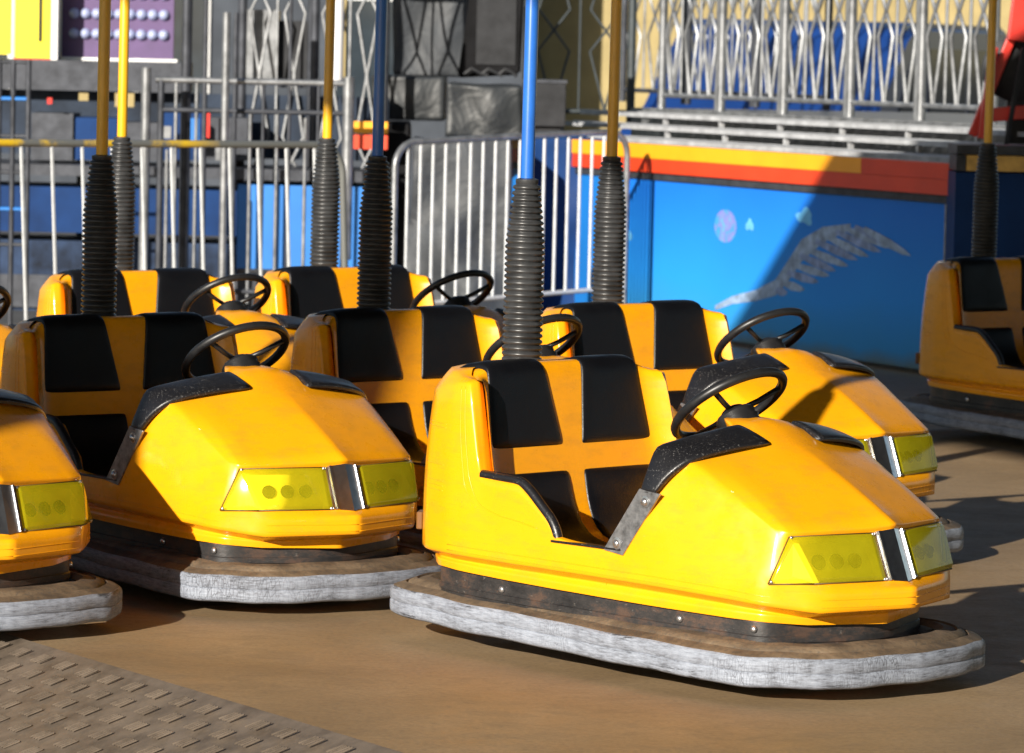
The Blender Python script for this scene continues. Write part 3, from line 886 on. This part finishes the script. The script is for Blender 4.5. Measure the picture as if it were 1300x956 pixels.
for (px, py, w, h) in ((952, 286, 5, 7), (1022, 275, 10, 10), (800, 300, 3, 6)):
    c = hit(px, py); a1 = hit(px + w, py)[0] - c[0]; a2 = c[1] - hit(px, py + h)[1]
    pts = []
    for k in range(24):
        a = 2 * math.pi * k / 24; q = 1 + .22 * math.sin(3 * a + px) + .12 * math.sin(5 * a)
        pts.append((c[0] + a1 * q * math.cos(a), c[1] + a2 * q * math.sin(a)))
    decal('painted_cloud', pts, CLOUD, .002)
# arm of the wing
spine = [(908, 391), (930, 381), (960, 375), (985, 365), (1000, 345), (1018, 318), (1045, 298), (1080, 288)]
wid = [3, 5, 7, 10, 13, 14, 10, 4]
up_ = [hit(x, y - w) for (x, y), w in zip(spine, wid)]; dn = [hit(x, y + w) for (x, y), w in zip(spine, wid)]
decal('painted_wing', up_ + dn[::-1], WING, .0022)
tips = [(1000, 372), (1022, 368), (1040, 358), (1054, 350), (1062, 344), (1078, 338), (1090, 330), (1104, 326), (1120, 320), (1136, 315), (1150, 318), (1158, 325)]
roots = [(985, 368), (992, 358), (1000, 346), (1008, 336), (1016, 324), (1024, 316), (1036, 306), (1048, 299), (1062, 294), (1074, 290), (1086, 288), (1098, 290)]
for q, ((tx, ty), (rx, ry)) in enumerate(zip(tips, roots)):
    dx, dy = tx - rx, ty - ry; L = math.hypot(dx, dy); nx, ny = -dy / L, dx / L
    pts = [hit(rx + nx * 3, ry + ny * 3), hit(rx + dx * .5 + nx * 6, ry + dy * .5 + ny * 6), hit(rx + dx * .85 + nx * 4, ry + dy * .85 + ny * 4), hit(tx, ty),
           hit(rx + dx * .85 - nx * 3, ry + dy * .85 - ny * 3), hit(rx + dx * .5 - nx * 5, ry + dy * .5 - ny * 5), hit(rx - nx * 3, ry - ny * 3)]
    decal('painted_feather', pts, WING if q % 2 else WING2, .0026 + q * .0004)
# perforated metal treads between the skirt and the fence
for k in range(3):
    y0 = .20 + k * .42; z0 = ZT + .00 + k * .075
    b = bmesh.new()
    box(b, ((LEN - LB) / 2, y0, z0 + .01), (LEN + LB, .035, .03)); box(b, ((LEN - LB) / 2, y0 + .36, z0 + .01), (LEN + LB, .03, .03))
    x = -LB + .5
    while x < LEN - .05:
        box(b, (x, y0 + .18, z0 + .012), (.11, .30, .02)); x += .155
    x = -LB + .5
    while x < LEN - .05:
        box(b, (x, y0 + .02, z0 - .05), (.03, .03, .12)); x += .9
    link_obj('tread', b, TREAD, rt, smooth=False)
rbox('deck', GALV, -LB, LEN + 1.6, 1.45, 4.2, ZT - .028, ZT + .20)

# navy box unit right of the mural with an amber lamp strip
cr = at(1211, 300, (PLb + U * LEN).y - .5); W_ = 1.5
u2 = tag(empty('kiosk_base', (cr.x, cr.y, 0)), 'navy panelled kiosk base with amber lamp strip, right of the mural', 'kiosk')
zk = at(1230, 219, cr.y).z
rbox('panel', DBLUE, 0, W_, 0, .5, .02, zk, u2); rbox('lamp_strip', GOLD, .06, W_, -.01, .4, zk + .01, at(1230, 197, cr.y).z, u2)
rbox('top_frame', GALV_D, 0, W_, -.03, .5, at(1230, 196, cr.y).z + .002, at(1230, 184, cr.y).z, u2)
rbox('frame', GALV_D, 0, .055, -.012, .4, zk + .01, at(1230, 197, cr.y).z, u2)

# ---- fence panels with kite-shaped bars
def fence_panel(name, org, ux, width, z0, h, bays, label, group, m1=GALV, m2=GALV, r=.013, tilt=0):
    rt_ = tag(empty(name, (org.x, org.y, z0), math.atan2(ux.y, ux.x)), label, 'fence', group)
    bar_obj('post', m1, rt_, [[(0, 0, 0), (0, 0, h)]], .032, 10)
    bar_obj('post', m1, rt_, [[(width, 0, 0), (width, 0, h)]], .032, 10)
    bar_obj('rail', m1, rt_, [[(.03, 0, .10), (width - .03, 0, .10)]], .019, 8)
    bar_obj('rail', m1, rt_, [[(.03, 0, h - .1), (width - .03, 0, h - .1)]], .019, 8)
    bw = width / bays
    for k in range(bays):
        xc = bw * (k + .5)
        if k: bar_obj('bar', m2, rt_, [[(bw * k, 0, .1), (bw * k, 0, h - .1)]], r * .9, 6)
        a = bw * .30
        for s in (-1, 1):
            zz = [(0.05, .10), (.06, .14), (1, .56), (.0, .72), (-1, .88), (-.05, 1.30), (-.05, 1.34), (-1, 1.76), (0, 1.92), (1, h - .1)]
            bar_obj('kite_bar', m2, rt_, [[(xc + s * a * q, .0 + s * .004, z) for q, z in zz]], r, 6)
    return rt_
zf_ = ZT + .20
x0 = hit(838, 150, 1.6)[0]; x1 = hit(1262, 160, 1.6)[0]
nP = 5; w = (x1 - x0) / nP
LN = ['leftmost of the five front fence panels above the mural', 'front fence panel above the painted bubble and cloud',
      'front fence panel above the painted wing on the mural', 'front fence panel above the right edge of the mural', 'rightmost front fence panel, beside the red machine']
for k in range(nP):
    o_ = PLb + NB * 1.6 + U * (x0 + w * k + .02)
    fence_panel('fence_panel', o_, U, w - .04, zf_, 2.3, 3, LN[k].replace('fence panel', 'kite bar fence panel'), 'kite barred fence panels')
x0 = hit(790, 140, 3.2)[0]
for k, lab in enumerate(['second row kite bar fence panel behind the left end of the mural', 'second row kite bar fence panel before the blue van bonnet', 'second row kite bar fence panel before the blue van rear']):
    o_ = PLb + NB * 3.2 + U * (x0 + 1.25 * k)
    fence_panel('fence_panel', o_, U, 1.2, zf_, 2.3, 3, lab, 'kite barred fence panels', GALV_D, GALV, .011)

# ---- crowd barriers
def barrier(name, pa, pb, z0, z1, nb, label, m_top, m_bar, lean=0, r=.021, slope=0):
    d = Vector((pb.x - pa.x, pb.y - pa.y, 0)); L = d.length; d.normalize()
    rt_ = tag(empty(name, (pa.x, pa.y, 0), math.atan2(d.y, d.x)), label, 'barrier', 'crowd barriers round the ride')
    rt_.rotation_euler = (0, 0, math.atan2(d.y, d.x))
    c = .16; top = []
    for k in range(7):
        a = math.pi / 2 * k / 6; top.append((c - c * math.cos(a), 0, z1 - c + c * math.sin(a)))
    pts = [(0, 0, z0 - .13)] + top + [(L - p[0], 0, p[2]) for p in top[::-1]] + [(L, 0, z0 - .13)]
    f = lambda p: (p[0] - lean * p[2], p[1], p[2] + slope * p[0])
    bar_obj('frame', m_top, rt_, [[f(p) for p in pts]], r, 10)
    bar_obj('bottom_rail', m_bar, rt_, [[f((0, 0, z0)), f((L, 0, z0))]], .016, 8)
    for k in range(nb):
        x = L * (k + 1) / (nb + 1)
        bar_obj('bar', m_bar, rt_, [[f((x, 0, z0)), f((x, 0, z1 - .01))]], .0105, 6)
    for x in (.18, L - .18):
        bar_obj('foot', m_bar, rt_, [[(x, -.3, .02), (x, -.26, .05), (x, 0, z0), (x, .26, .05), (x, .3, .02)]], .014, 6)
    return rt_
pa = at(502, 183, 27.6); pb = at(797, 170, PL.y - .75); zt_ = at(520, 181, 27.7).z; sl_ = (at(780, 166, pb.y).z - zt_) / (pb - pa).length; print('SL', sl_, zt_)
barrier('crowd_barrier', pa, pb, .24, zt_, 18, 'galvanised crowd barrier with close white bars between tarp and mural', GALV, BARS, slope=sl_)
pa = at(-160, 186, 23.3); pb = at(446, 181, 25.2); zt_ = at(200, 183, 24.3).z
barrier('crowd_barrier', pa, pb, .20, zt_, 15, 'leaning crowd barrier with chipped yellow top rail, at the left', YRAIL, BARS, .05)

o_ = at(668, 140, 33.5)
fence_panel('fence_panel', Vector((o_.x, 33.5, 0)), Vector((1, 0, 0)), .80, o_.z - .1, 2.3, 2, 'dark iron kite bar fence panel in front of the cream building', 'kite barred fence panels', DKBAR, DKBAR, .010)
# ---- left of the tarp: low blue platform, plain rails, kite fence, truss
YL = 30.0
def lbox(name, m, px0, px1, py0, py1, Y, depth, parent, bev=0):
    a = at(px0, py0, Y); c = at(px1, py1, Y)
    o = parent.location
    return rbox(name, m, a.x - o.x, c.x - o.x, 0 + Y - o.y, depth + Y - o.y, max(c.z, -.02) - o.z, a.z - o.z, parent, bev)
a = at(210, 330, YL)
lp = tag(empty('side_platform', (a.x, YL, 0)), 'blue skirted side platform with grey ledge behind the yellow railed barrier', 'ride platform')
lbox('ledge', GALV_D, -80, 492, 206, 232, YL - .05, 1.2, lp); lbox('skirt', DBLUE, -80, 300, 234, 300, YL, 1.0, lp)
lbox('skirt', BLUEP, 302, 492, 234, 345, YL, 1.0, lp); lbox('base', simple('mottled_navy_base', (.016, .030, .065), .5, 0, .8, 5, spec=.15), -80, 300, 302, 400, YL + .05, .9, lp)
lbox('ledge', GALV_D, -80, 492, 346, 400, YL + .02, .9, lp)
for k, px in enumerate((40, 96, 150, 205, 262)):
    lbox('crate_side', simple('blue_grey_crate%d' % k, ((.10, .14, .22), (.04, .09, .25), (.16, .18, .22), (.05, .07, .16), (.12, .15, .2))[k], .5, 0, .3, 5) if k < 0 else (DBLUE if k % 2 else GALV_D), px, px + 52, 143 + (k % 3) * 6, 204, YL + .4, .5, lp)
lbox('amber_band', YBAND, 449, 492, 154, 170, YL - .1, .1, lp); lbox('red_band', RBAND, 449, 492, 171, 190, YL - .1, .1, lp)
lbox('back_panel', simple('slate_blue_panel', (.022, .032, .052), .6, 0, .6, 3, spec=.15), -60, 492, 112, 205, YL + 1.0, .1, lp)
# rails with upright tubes
a = at(186, 200, 29)
rl = tag(empty('tube_railing', (a.x, 29, 0)), 'silver tube railing with thick uprights, left of the black tarps', 'railing')
def vt(name, m, px, py0, py1, r, Y=29.0):
    p = at(px, py0, Y); q = at(px, py1, Y); o = rl.location
    bar_obj(name, m, rl, [[(p.x - o.x, Y - 29, p.z), (p.x - o.x, Y - 29, q.z)]], r, 10)
def hz(name, m, px0, px1, py, r, Y=29.0):
    p = at(px0, py, Y); q = at(px1, py, Y); o = rl.location
    bar_obj(name, m, rl, [[(p.x - o.x, Y - 29, p.z), (q.x - o.x, Y - 29, p.z)]], r, 8)
vt('upright', GALV, 186, 86, 385, .032); vt('upright', GALV_D, 205, 100, 385, .022); vt('upright', GALV_D, 239, -60, 385, .036, 29.3)
vt('upright', GALV, 288, 16, 385, .026, 28.8); vt('upright', GALV_D, 263, -60, 385, .017); vt('upright', GALV_D, 300, 16, 385, .015)
vt('upright', GALV, 443, 98, 330, .038); vt('upright', WHITE, 430, -60, 110, .045, 29.4)
for (px, p0, p1) in ((212, 190, 385), (224, 105, 385), (250, 105, 385), (318, 145, 385), (335, 100, 385), (352, 145, 385), (371, -60, 385), (388, 150, 385), (405, 100, 385)):
    vt('bar', GALV_D if px % 2 else GALV, px, p0, p1, .012)
hz('rail', GALV, 198, 441, 101, .022); hz('rail', GALV_D, 205, 441, 139, .018); hz('rail', GALV_D, 205, 441, 368, .018)
a = at(305, 200, 31)
for k, lab in enumerate(('kite bar fence panel behind the tube railing, left one', 'kite bar fence panel behind the tube railing, beside the black tarps')):
    o_ = Vector((a.x + k * .52, 31 - k * .1, 0)); fence_panel('fence_panel', o_, Vector((1, -.1, 0)).normalized(), .50, .35, 2.4, 2, lab, 'kite barred fence panels', GALV_D, GALV, .011)
# truss at the far left
a = at(2, 200, 28.5)
tr = tag(empty('truss_tower', (a.x, 28.5, 0)), 'grey steel truss upright at the far left edge', 'truss')
dxs = [0, .10, .20]
for dx in (-.02, .07, .17): bar_obj('chord', GALV_D, tr, [[(dx, 0, 0), (dx, 0, at(2, 75, 28.5).z)]], .017, 8)
for q, py in enumerate((78, 125, 172, 218, 265, 310)):
    z = at(2, py, 28.5).z; bar_obj('rung', BLUEP if py in (125, 265) else GALV_D, tr, [[(-.25, 0, z), (.18, 0, z)]], .013, 6)

# light boards at upper left
def board(name, px0, px1, py0, py1, Y, mat, label, cat, edge=WHITE):
    a = at(px0, py1, Y); c = at(px1, py0, Y)
    e = tag(empty(name, (a.x, Y, a.z)), label, cat)
    rbox('board', mat, 0, c.x - a.x, 0, .08, 0, c.z - a.z, e)
    return e, c.x - a.x, c.z - a.z
e, w_, h_ = board('lamp_board', 78, 222, -60, 72, 31.5, PURPLE, 'purple board with rows of pale round bulbs, upper left', 'light board')
rbox('edge', WHITE, -.035, -.002, -.02, .1, -.03, h_, e); rbox('edge', WHITE, -.035, w_ + .03, -.02, .1, -.04, -.002, e)
for r_ in range(5):
    for c_ in range(9):
        bb = bmesh.new(); x_ = .09 + c_ * (w_ - .16) / 8; z_ = .17 + r_ * .145
        if z_ > h_ - .03: continue
        lathe(bb, [(.040, 0), (.040, .012), (.030, .036), (.014, .048), (.001, .050)], 12, Matrix.Translation((x_, -.001, z_)) @ Matrix.Rotation(R(90), 4, 'X'))
        link_obj('bulb', bb, LAMPW, e, angle=60)
# small panels, a control cabinet and clutter on the left ride
lbox('cabinet', GALV, 312, 350, 12, 100, YL + 1.2, .5, lp); lbox('cabinet', DARK, 354, 398, 26, 112, YL + 1.3, .5, lp); lbox('cabinet', CREAM, 425, 438, -60, 100, YL + 1.6, .2, lp)
for (q0, q1, r0_, r1_, mm) in ((240, 252, 150, 186, BLUEP), (262, 266, 140, 175, REDM), (247, 250, 154, 170, REDM), (146, 170, 118, 136, CREAM), (60, 66, 124, 132, REDM), (205, 217, 160, 176, GALV), (100, 112, 118, 128, CREAM), (274, 296, 186, 204, GALV)):
    lbox('small_panel', mm, q0, q1, r0_, r1_, YL + .2, .05, lp)
e, w_, h_ = board('sign_board', 19, 66, -60, 73, 31.2, YELP, 'plain bright yellow board beside the purple lamp board', 'board')
rbox('edge', DARK, w_ * .66, w_ * .74, -.012, -.002, .12, h_, e)
rbox('edge', WHITE, w_ + .004, w_ + .05, -.015, .09, -.02, h_, e); rbox('edge', RBAND, -.01, w_, -.006, .07, -.035, -.003, e)
e, w_, h_ = board('sign_board', -30, 11, -60, 68, 31.4, GREENP, 'plain green board at the upper left corner', 'board')
rbox('edge', YELP, w_ * .55, w_ + .03, -.012, -.002, 0, h_, e)
a = at(-40, 112, 30.8); c = at(233, 80, 30.8)
e = tag(empty('counter', (a.x, 30.8, 0)), 'grey metal counter under the purple and yellow boards', 'counter')
rbox('top', GALV_D, 0, c.x - a.x, 0, .9, a.z, c.z, e); 
for q in (.05, (c.x - a.x) / 2, c.x - a.x - .05): bar_obj('leg', GALV_D, e, [[(q, .45, 0), (q, .45, a.z - .002)]], .03, 8)
rbox('shelf', DARK, 0, c.x - a.x, .3, .88, a.z - .3, a.z - .27, e)

# ---- tarps, loudspeaker, cases in the middle
def crumpled(name, px0, px1, py0, py1, Y, depth, m, label, cat, amp=.03, grid=(14, 12), seed=1, floor=False):
    a = at(px0, py1, Y); c = at(px1, py0, Y); rn = random.Random(seed)
    e_loc = Vector((a.x, Y, 0 if floor else a.z)); b = bmesh.new()
    wx, hz_ = c.x - a.x, c.z - e_loc.z
    box(b, (wx / 2, depth / 2, hz_ / 2), (wx, depth, hz_))
    bmesh.ops.subdivide_edges(b, edges=b.edges[:], cuts=11, use_grid_fill=True)
    ph = [(rn.uniform(2, 9), rn.uniform(0, 6.3), rn.uniform(2, 9), rn.uniform(0, 6.3)) for _ in range(6)]
    for v in b.verts:
        s_ = sum(math.sin(p[0] * v.co.x * 2 + p[1] + 1.4 * math.sin(p[2] * v.co.z + p[3])) for p in ph) / 6
        q = sum(math.cos(p[2] * v.co.x * 2 + p[0] * v.co.z + p[1]) for p in ph) / 6
        if v.co.z > .01:
            v.co.y += s_ * amp * 2.2; v.co.x += q * amp * .8; v.co.z += q * amp * .5
    o = link_obj(name, b, m, None, angle=70)
    o.location = e_loc
    mod(o, 'SUBSURF', levels=1, render_levels=1); bake(o)
    return tag(o, label, cat)
crumpled('tarp_curtain', 516, 650, 176, 395, 29.6, .5, TARPG, 'grey crumpled plastic sheet hanging behind the white barred barrier', 'tarp', .05, seed=3, floor=True)
crumpled('tarp_cover', 498, 602, -60, 96, 32.0, .5, TARPG, 'tall grey plastic sheet left of the loudspeaker', 'tarp', .03, seed=5)
crumpled('tarp_cover', 470, 566, 97, 152, 31.2, .9, TARP, 'shiny black plastic cover on the crate below the tall grey sheet', 'tarp', .03, seed=8)
crumpled('tarp_cover', 564, 664, 108, 175, 30.6, .9, TARP, 'shiny black plastic cover below the loudspeaker, left of the dark case', 'tarp', .03, seed=11)
crumpled('tarp_cover', 655, 800, 176, 395, 30.4, .4, DBLUE, 'dark blue sheet behind the right half of the white barred barrier', 'tarp', .02, seed=14, floor=True)
crumpled('tarp_cover', 482, 520, 155, 395, 30.2, .5, BLACK, 'narrow black cover left of the grey plastic sheet', 'tarp', .012, seed=15, floor=True)
a = at(664, 160, 30.4); c = at(719, 104, 30.4)
e = tag(empty('equipment_case', (a.x, 30.4, a.z)), 'dark grey equipment case right of the shiny covers, behind the blue pole', 'case')
rbox('shell', DARK, 0, c.x - a.x, 0, .5, 0, c.z - a.z - .012, e, .006); rbox('lid', GALV_D, -.008, c.x - a.x + .008, -.008, .51, c.z - a.z - .01, c.z - a.z + .012, e)
rbox('post', DARK, -.004, .025, -.012, -.001, .0, c.z - a.z - .02, e)
rbox('stand', DARK, .03, c.x - a.x - .03, .05, .45, -a.z, -.002, e)
a = at(584, 99, 31.0); c = at(664, -40, 31.0)
e = tag(empty('loudspeaker', (a.x, 31.0, a.z)), 'black wrapped loudspeaker leaning on top of the shiny black covers', 'loudspeaker')
b = bmesh.new(); wx = c.x - a.x; hh = c.z - a.z
v_ = [b.verts.new(p) for p in ((-.02, 0, 0), (wx, .0, .03), (wx + .02, 0, hh), (.08, 0, hh), (-.0, .4, 0), (wx, .4, .03), (wx + .02, .4, hh), (.08, .4, hh))]
for f in ((0, 1, 2, 3), (7, 6, 5, 4), (0, 4, 5, 1), (1, 5, 6, 2), (2, 6, 7, 3), (3, 7, 4, 0)): b.faces.new([v_[i] for i in f])
bmesh.ops.bevel(b, geom=b.edges[:], offset=.02, segments=2, affect='EDGES')
link_obj('cabinet', b, BLACK, e, angle=40)
rbox('grille', DARK, .11, wx - .04, -.012, -.002, .1, hh - .1, e)
for q in range(3): bar_obj('cable', DARK, e, [[(.03 + .12 * q, -.05, .03), (.08 + .12 * q, -.07, .07), (.14 + .12 * q, -.05, .04), (.2 + .1 * q, -.06, .02)]], .011, 6)

# ---- blue van behind the fence
a = at(905, 150, 43.0)
vn = tag(empty('parked_van', (at(1040, 100, 41).x, 41.0, -.28), R(68)), 'blue van parked behind the fence above the mural', 'van')
prof = [(-2.3, .35), (-2.3, 1.0), (-2.1, 1.22), (-1.35, 1.38), (-.75, 2.02), (-.5, 2.12), (2.1, 2.12), (2.3, 2.0), (2.34, 1.2), (2.34, .35)]
b = bmesh.new()
f1 = [b.verts.new((x, -.92, z)) for x, z in prof]; f2 = [b.verts.new((x, .92, z)) for x, z in prof]
b.faces.new(f1); b.faces.new(f2[::-1])
for k in range(len(prof)): b.faces.new((f1[k], f1[(k + 1) % 10], f2[(k + 1) % 10], f2[k]))
bmesh.ops.bevel(b, geom=b.edges[:], offset=.06, segments=3, affect='EDGES')
link_obj('body', b, VANB, vn, angle=40)
for (x0_, x1_, s0) in ((-.98, -.25, .45), (-.15, .85, 0), (.95, 2.0, 0)):
    b = bmesh.new(); q = [(x0_, 1.35), (x1_, 1.35), (x1_, 1.92), (x0_ + s0, 1.92)]
    u_ = [b.verts.new((x, -.928, z)) for x, z in q]; l_ = [b.verts.new((x, -.90, z)) for x, z in q]; b.faces.new(u_)
    for k in range(4): b.faces.new((u_[k], u_[(k + 1) % 4], l_[(k + 1) % 4], l_[k]))
    link_obj('window', b, GLASSD, vn, smooth=False)
rbox('stripe', REDM, -2.0, 2.2, -.926, -.915, 1.12, 1.20, vn)
for x_ in (-1.45, 1.5):
    b = bmesh.new(); M = Matrix.Translation((x_, -.80, .33)) @ Matrix.Rotation(R(90), 4, 'X')
    lathe(b, [(.22, -.1), (.32, -.09), (.33, 0), (.32, .1), (.24, .12), (.20, .10)], 24, M); wl = link_obj('wheel', b, TYRE, vn, angle=50)
    b = bmesh.new(); lathe(b, [(.195, .08), (.19, .115), (.08, .125), (.001, .128)], 20, M); link_obj('rim', b, GALV, wl, angle=50)
rbox('headlight', WHITE, -2.33, -2.28, -.8, -.5, .85, 1.02, vn)

vn.scale = (1.22, 1.22, 1.18)
# ---- buildings far behind
def building(name, X0, X1, Y, h, m, label, rows, seedx=0):
    e = tag(empty(name, (X0, Y, -.3)), label, 'building')
    rbox('wall', m, 0, X1 - X0, 0, 8, 0, h, e); rbox('cornice', WHITE, -.1, X1 - X0 + .1, -.25, 0 - .002, h - .3, h, e)
    x = 1.1 + seedx
    while x < X1 - X0 - 1.3:
        for z in rows:
            f = rbox('window', WHITE, x, x + 1.0, -.05, -.002, z, z + 1.5, e)
            p = rbox('pane', GLASSD, x + .08, x + .92, -.06, -.051, z + .08, z + 1.42, f); 
        x += 2.6
    return e
building('town_house', .2, 12.5, 60, 7.5, CREAM, 'cream rendered building behind the van and fences', (3.2,), 5.2)
building('town_house', -14, .15, 58, 7.0, GREYW, 'grey building behind the boards at upper left', (1.4, 4.2))

# ---- red folding machine at the right
YR = 26.8
a = at(1250, 170, YR)
rm = tag(empty('red_ride_arm', (a.x, YR, 0)), 'red steel ride arm standing behind the kiosk at the right edge', 'machine')
L_ = lambda px, py, dy=0: (at(px, py, YR + dy).x - a.x, dy, at(px, py, YR + dy).z)
def beam(name, m, p, q, t=.06):
    p, q = Vector(p), Vector(q); d = q - p; b = bmesh.new()
    box(b, (p + q) / 2, (t, t, d.length), d.to_track_quat('Z', 'Y').to_matrix(), bev=.006); return link_obj(name, b, m, rm, smooth=False)
beam('arm', REDM, L_(1304, -60), L_(1290, 52), .11); beam('arm', REDM, L_(1284, 48, .1), L_(1234, 172, .1), .055); beam('arm', REDM, L_(1262, 60), L_(1246, 176), .05)
beam('cross_beam', REDM, L_(1258, 146, .05), L_(1330, 140, .05), .085); beam('strut', DARK, L_(1300, 60, -.08), L_(1276, 190, -.08), .03)
b = bmesh.new(); M = Matrix.Translation(L_(1288, 88, .2)) @ Matrix.Rotation(R(90), 4, 'X')
lathe(b, [(.16, -.08), (.20, -.06), (.20, .06), (.15, .08), (.05, .09)], 20, M); link_obj('drum', b, DARK, rm, angle=50)
beam('strut', DARK, L_(1290, 90, .2), L_(1290, 183, .2), .12); beam('strut', DARK, L_(1322, -60, .3), L_(1322, 183, .3), .1)

# ---- out of frame: a roof cut to shape the shade, and an added shade tower
b = bmesh.new(); zr0 = 4.66
def trace(px, py):
    a_, z_ = hit(px, py); w_ = PLb + U * a_; t_ = (zr0 - z_) / math.tan(SUN_EL)
    return Vector((w_.x - SX * t_, w_.y - SY * t_))
ta, tb = trace(1064, 200), trace(937, 410)
dl = (ta - tb).normalized()
e1_, e2_ = Vector((-2.15, 2.6)), Vector((-6.2, 14.4)); de = e2_ - e1_
kk = ((tb.x - e1_.x) * dl.y - (tb.y - e1_.y) * dl.x) / (de.x * dl.y - de.y * dl.x)
cn_ = e1_ + de * kk
far = tb + dl * ((33 - tb.y) / dl.y)
poly = [tuple(cn_), tuple(e1_), (14, 2.6), (max(14, far.x + .5), 33), tuple(far)]  # roof outline fitted so its shadow edges land where shade is wanted
lo = [b.verts.new((x, y, zr0)) for x, y in poly]; hi = [b.verts.new((x, y, zr0 + .04)) for x, y in poly]
b.faces.new(lo[::-1]); b.faces.new(hi)
for k in range(5): b.faces.new((lo[k], lo[(k + 1) % 5], hi[(k + 1) % 5], hi[k]))
print('ROOF', poly)
tag(link_obj('pavilion_roof', b, GREYW, smooth=False), 'flat dark roof over the ride floor where the poles end', 'roof')
def pq(p, q): return Vector((p * SX + q * SY, p * SY - q * SX, 0))
c = pq(5.5, -8.15)
bt = tag(empty('shade_tower', c, math.atan2(SY, SX)), 'tall grey block added unseen left of the ride to cast shade', 'shade blocker')
rbox('wall', GREYW, -.6, .6, -.55, .55, -.3, 5.2, bt); rbox('roof', RBAND, -.62, .62, -.57, .57, 5.202, 5.4, bt)  # added block that casts the shade band; roof and window are dressing
rbox('window', GLASSD, .601, .62, -.4, .4, 1.0, 2.0, bt)

# ---- chequer plate ramp at the lower left
b = bmesh.new(); RL = .62; RZ = -.27
o0 = ra + Vector((0, 0, .004)); W0 = (rb - ra).length
me_pts = [(0, -.03, 0), (W0, -.03, 0), (W0, RL, RZ), (0, RL, RZ)]
lo = [b.verts.new((x, y, z)) for x, y, z in me_pts]; hi = [b.verts.new((x, y, z + .010)) for x, y, z in me_pts]
b.faces.new(lo[::-1]); b.faces.new(hi)
for k in range(4): b.faces.new((lo[k], lo[(k + 1) % 4], hi[(k + 1) % 4], hi[k]))
sl = math.atan2(RZ, RL); P_ = .078; Rl = Matrix.Rotation(sl, 3, 'X')
nx_ = int((W0 - .1) / P_); ny_ = int(math.hypot(RL, RZ) / P_)
for i_ in range(max(0, nx_ - 46), nx_):
    for j_ in range(ny_):
        if (i_ + j_) % 2: continue
        for q_ in range(4):
            x_ = (i_ + .5) * P_ + (q_ - 1.5) * .0165; t_ = (j_ + .5) * P_ + .01
            box(b, (x_, t_ * math.cos(sl), t_ * math.sin(sl) + .0112), (.0055, .050, .0045), Rl @ Matrix.Rotation(R(18 if q_ % 2 else 24), 3, 'Z'))
def mk_checker():
    m = NT('chequer_plate'); v = m.coord()
    m.bump(m.noise(v, 60, 5), .4, .002)
    c = m.ramp(m.noise(v, 9, 6, .7), [(.35, (.105, .082, .062)), (.6, (.19, .15, .115))])
    return m.set(Base_Color=c, Roughness=.5, Metallic=.3)
rp_ = tag(link_obj('ramp_plate', b, mk_checker(), smooth=False), 'worn chequer plate ramp sloping off the floor edge at the lower left corner', 'ramp')
rp_.matrix_world = Matrix.Translation(o0) @ Matrix(((rd.x, rn.x, 0), (rd.y, rn.y, 0), (0, 0, 1))).to_4x4()
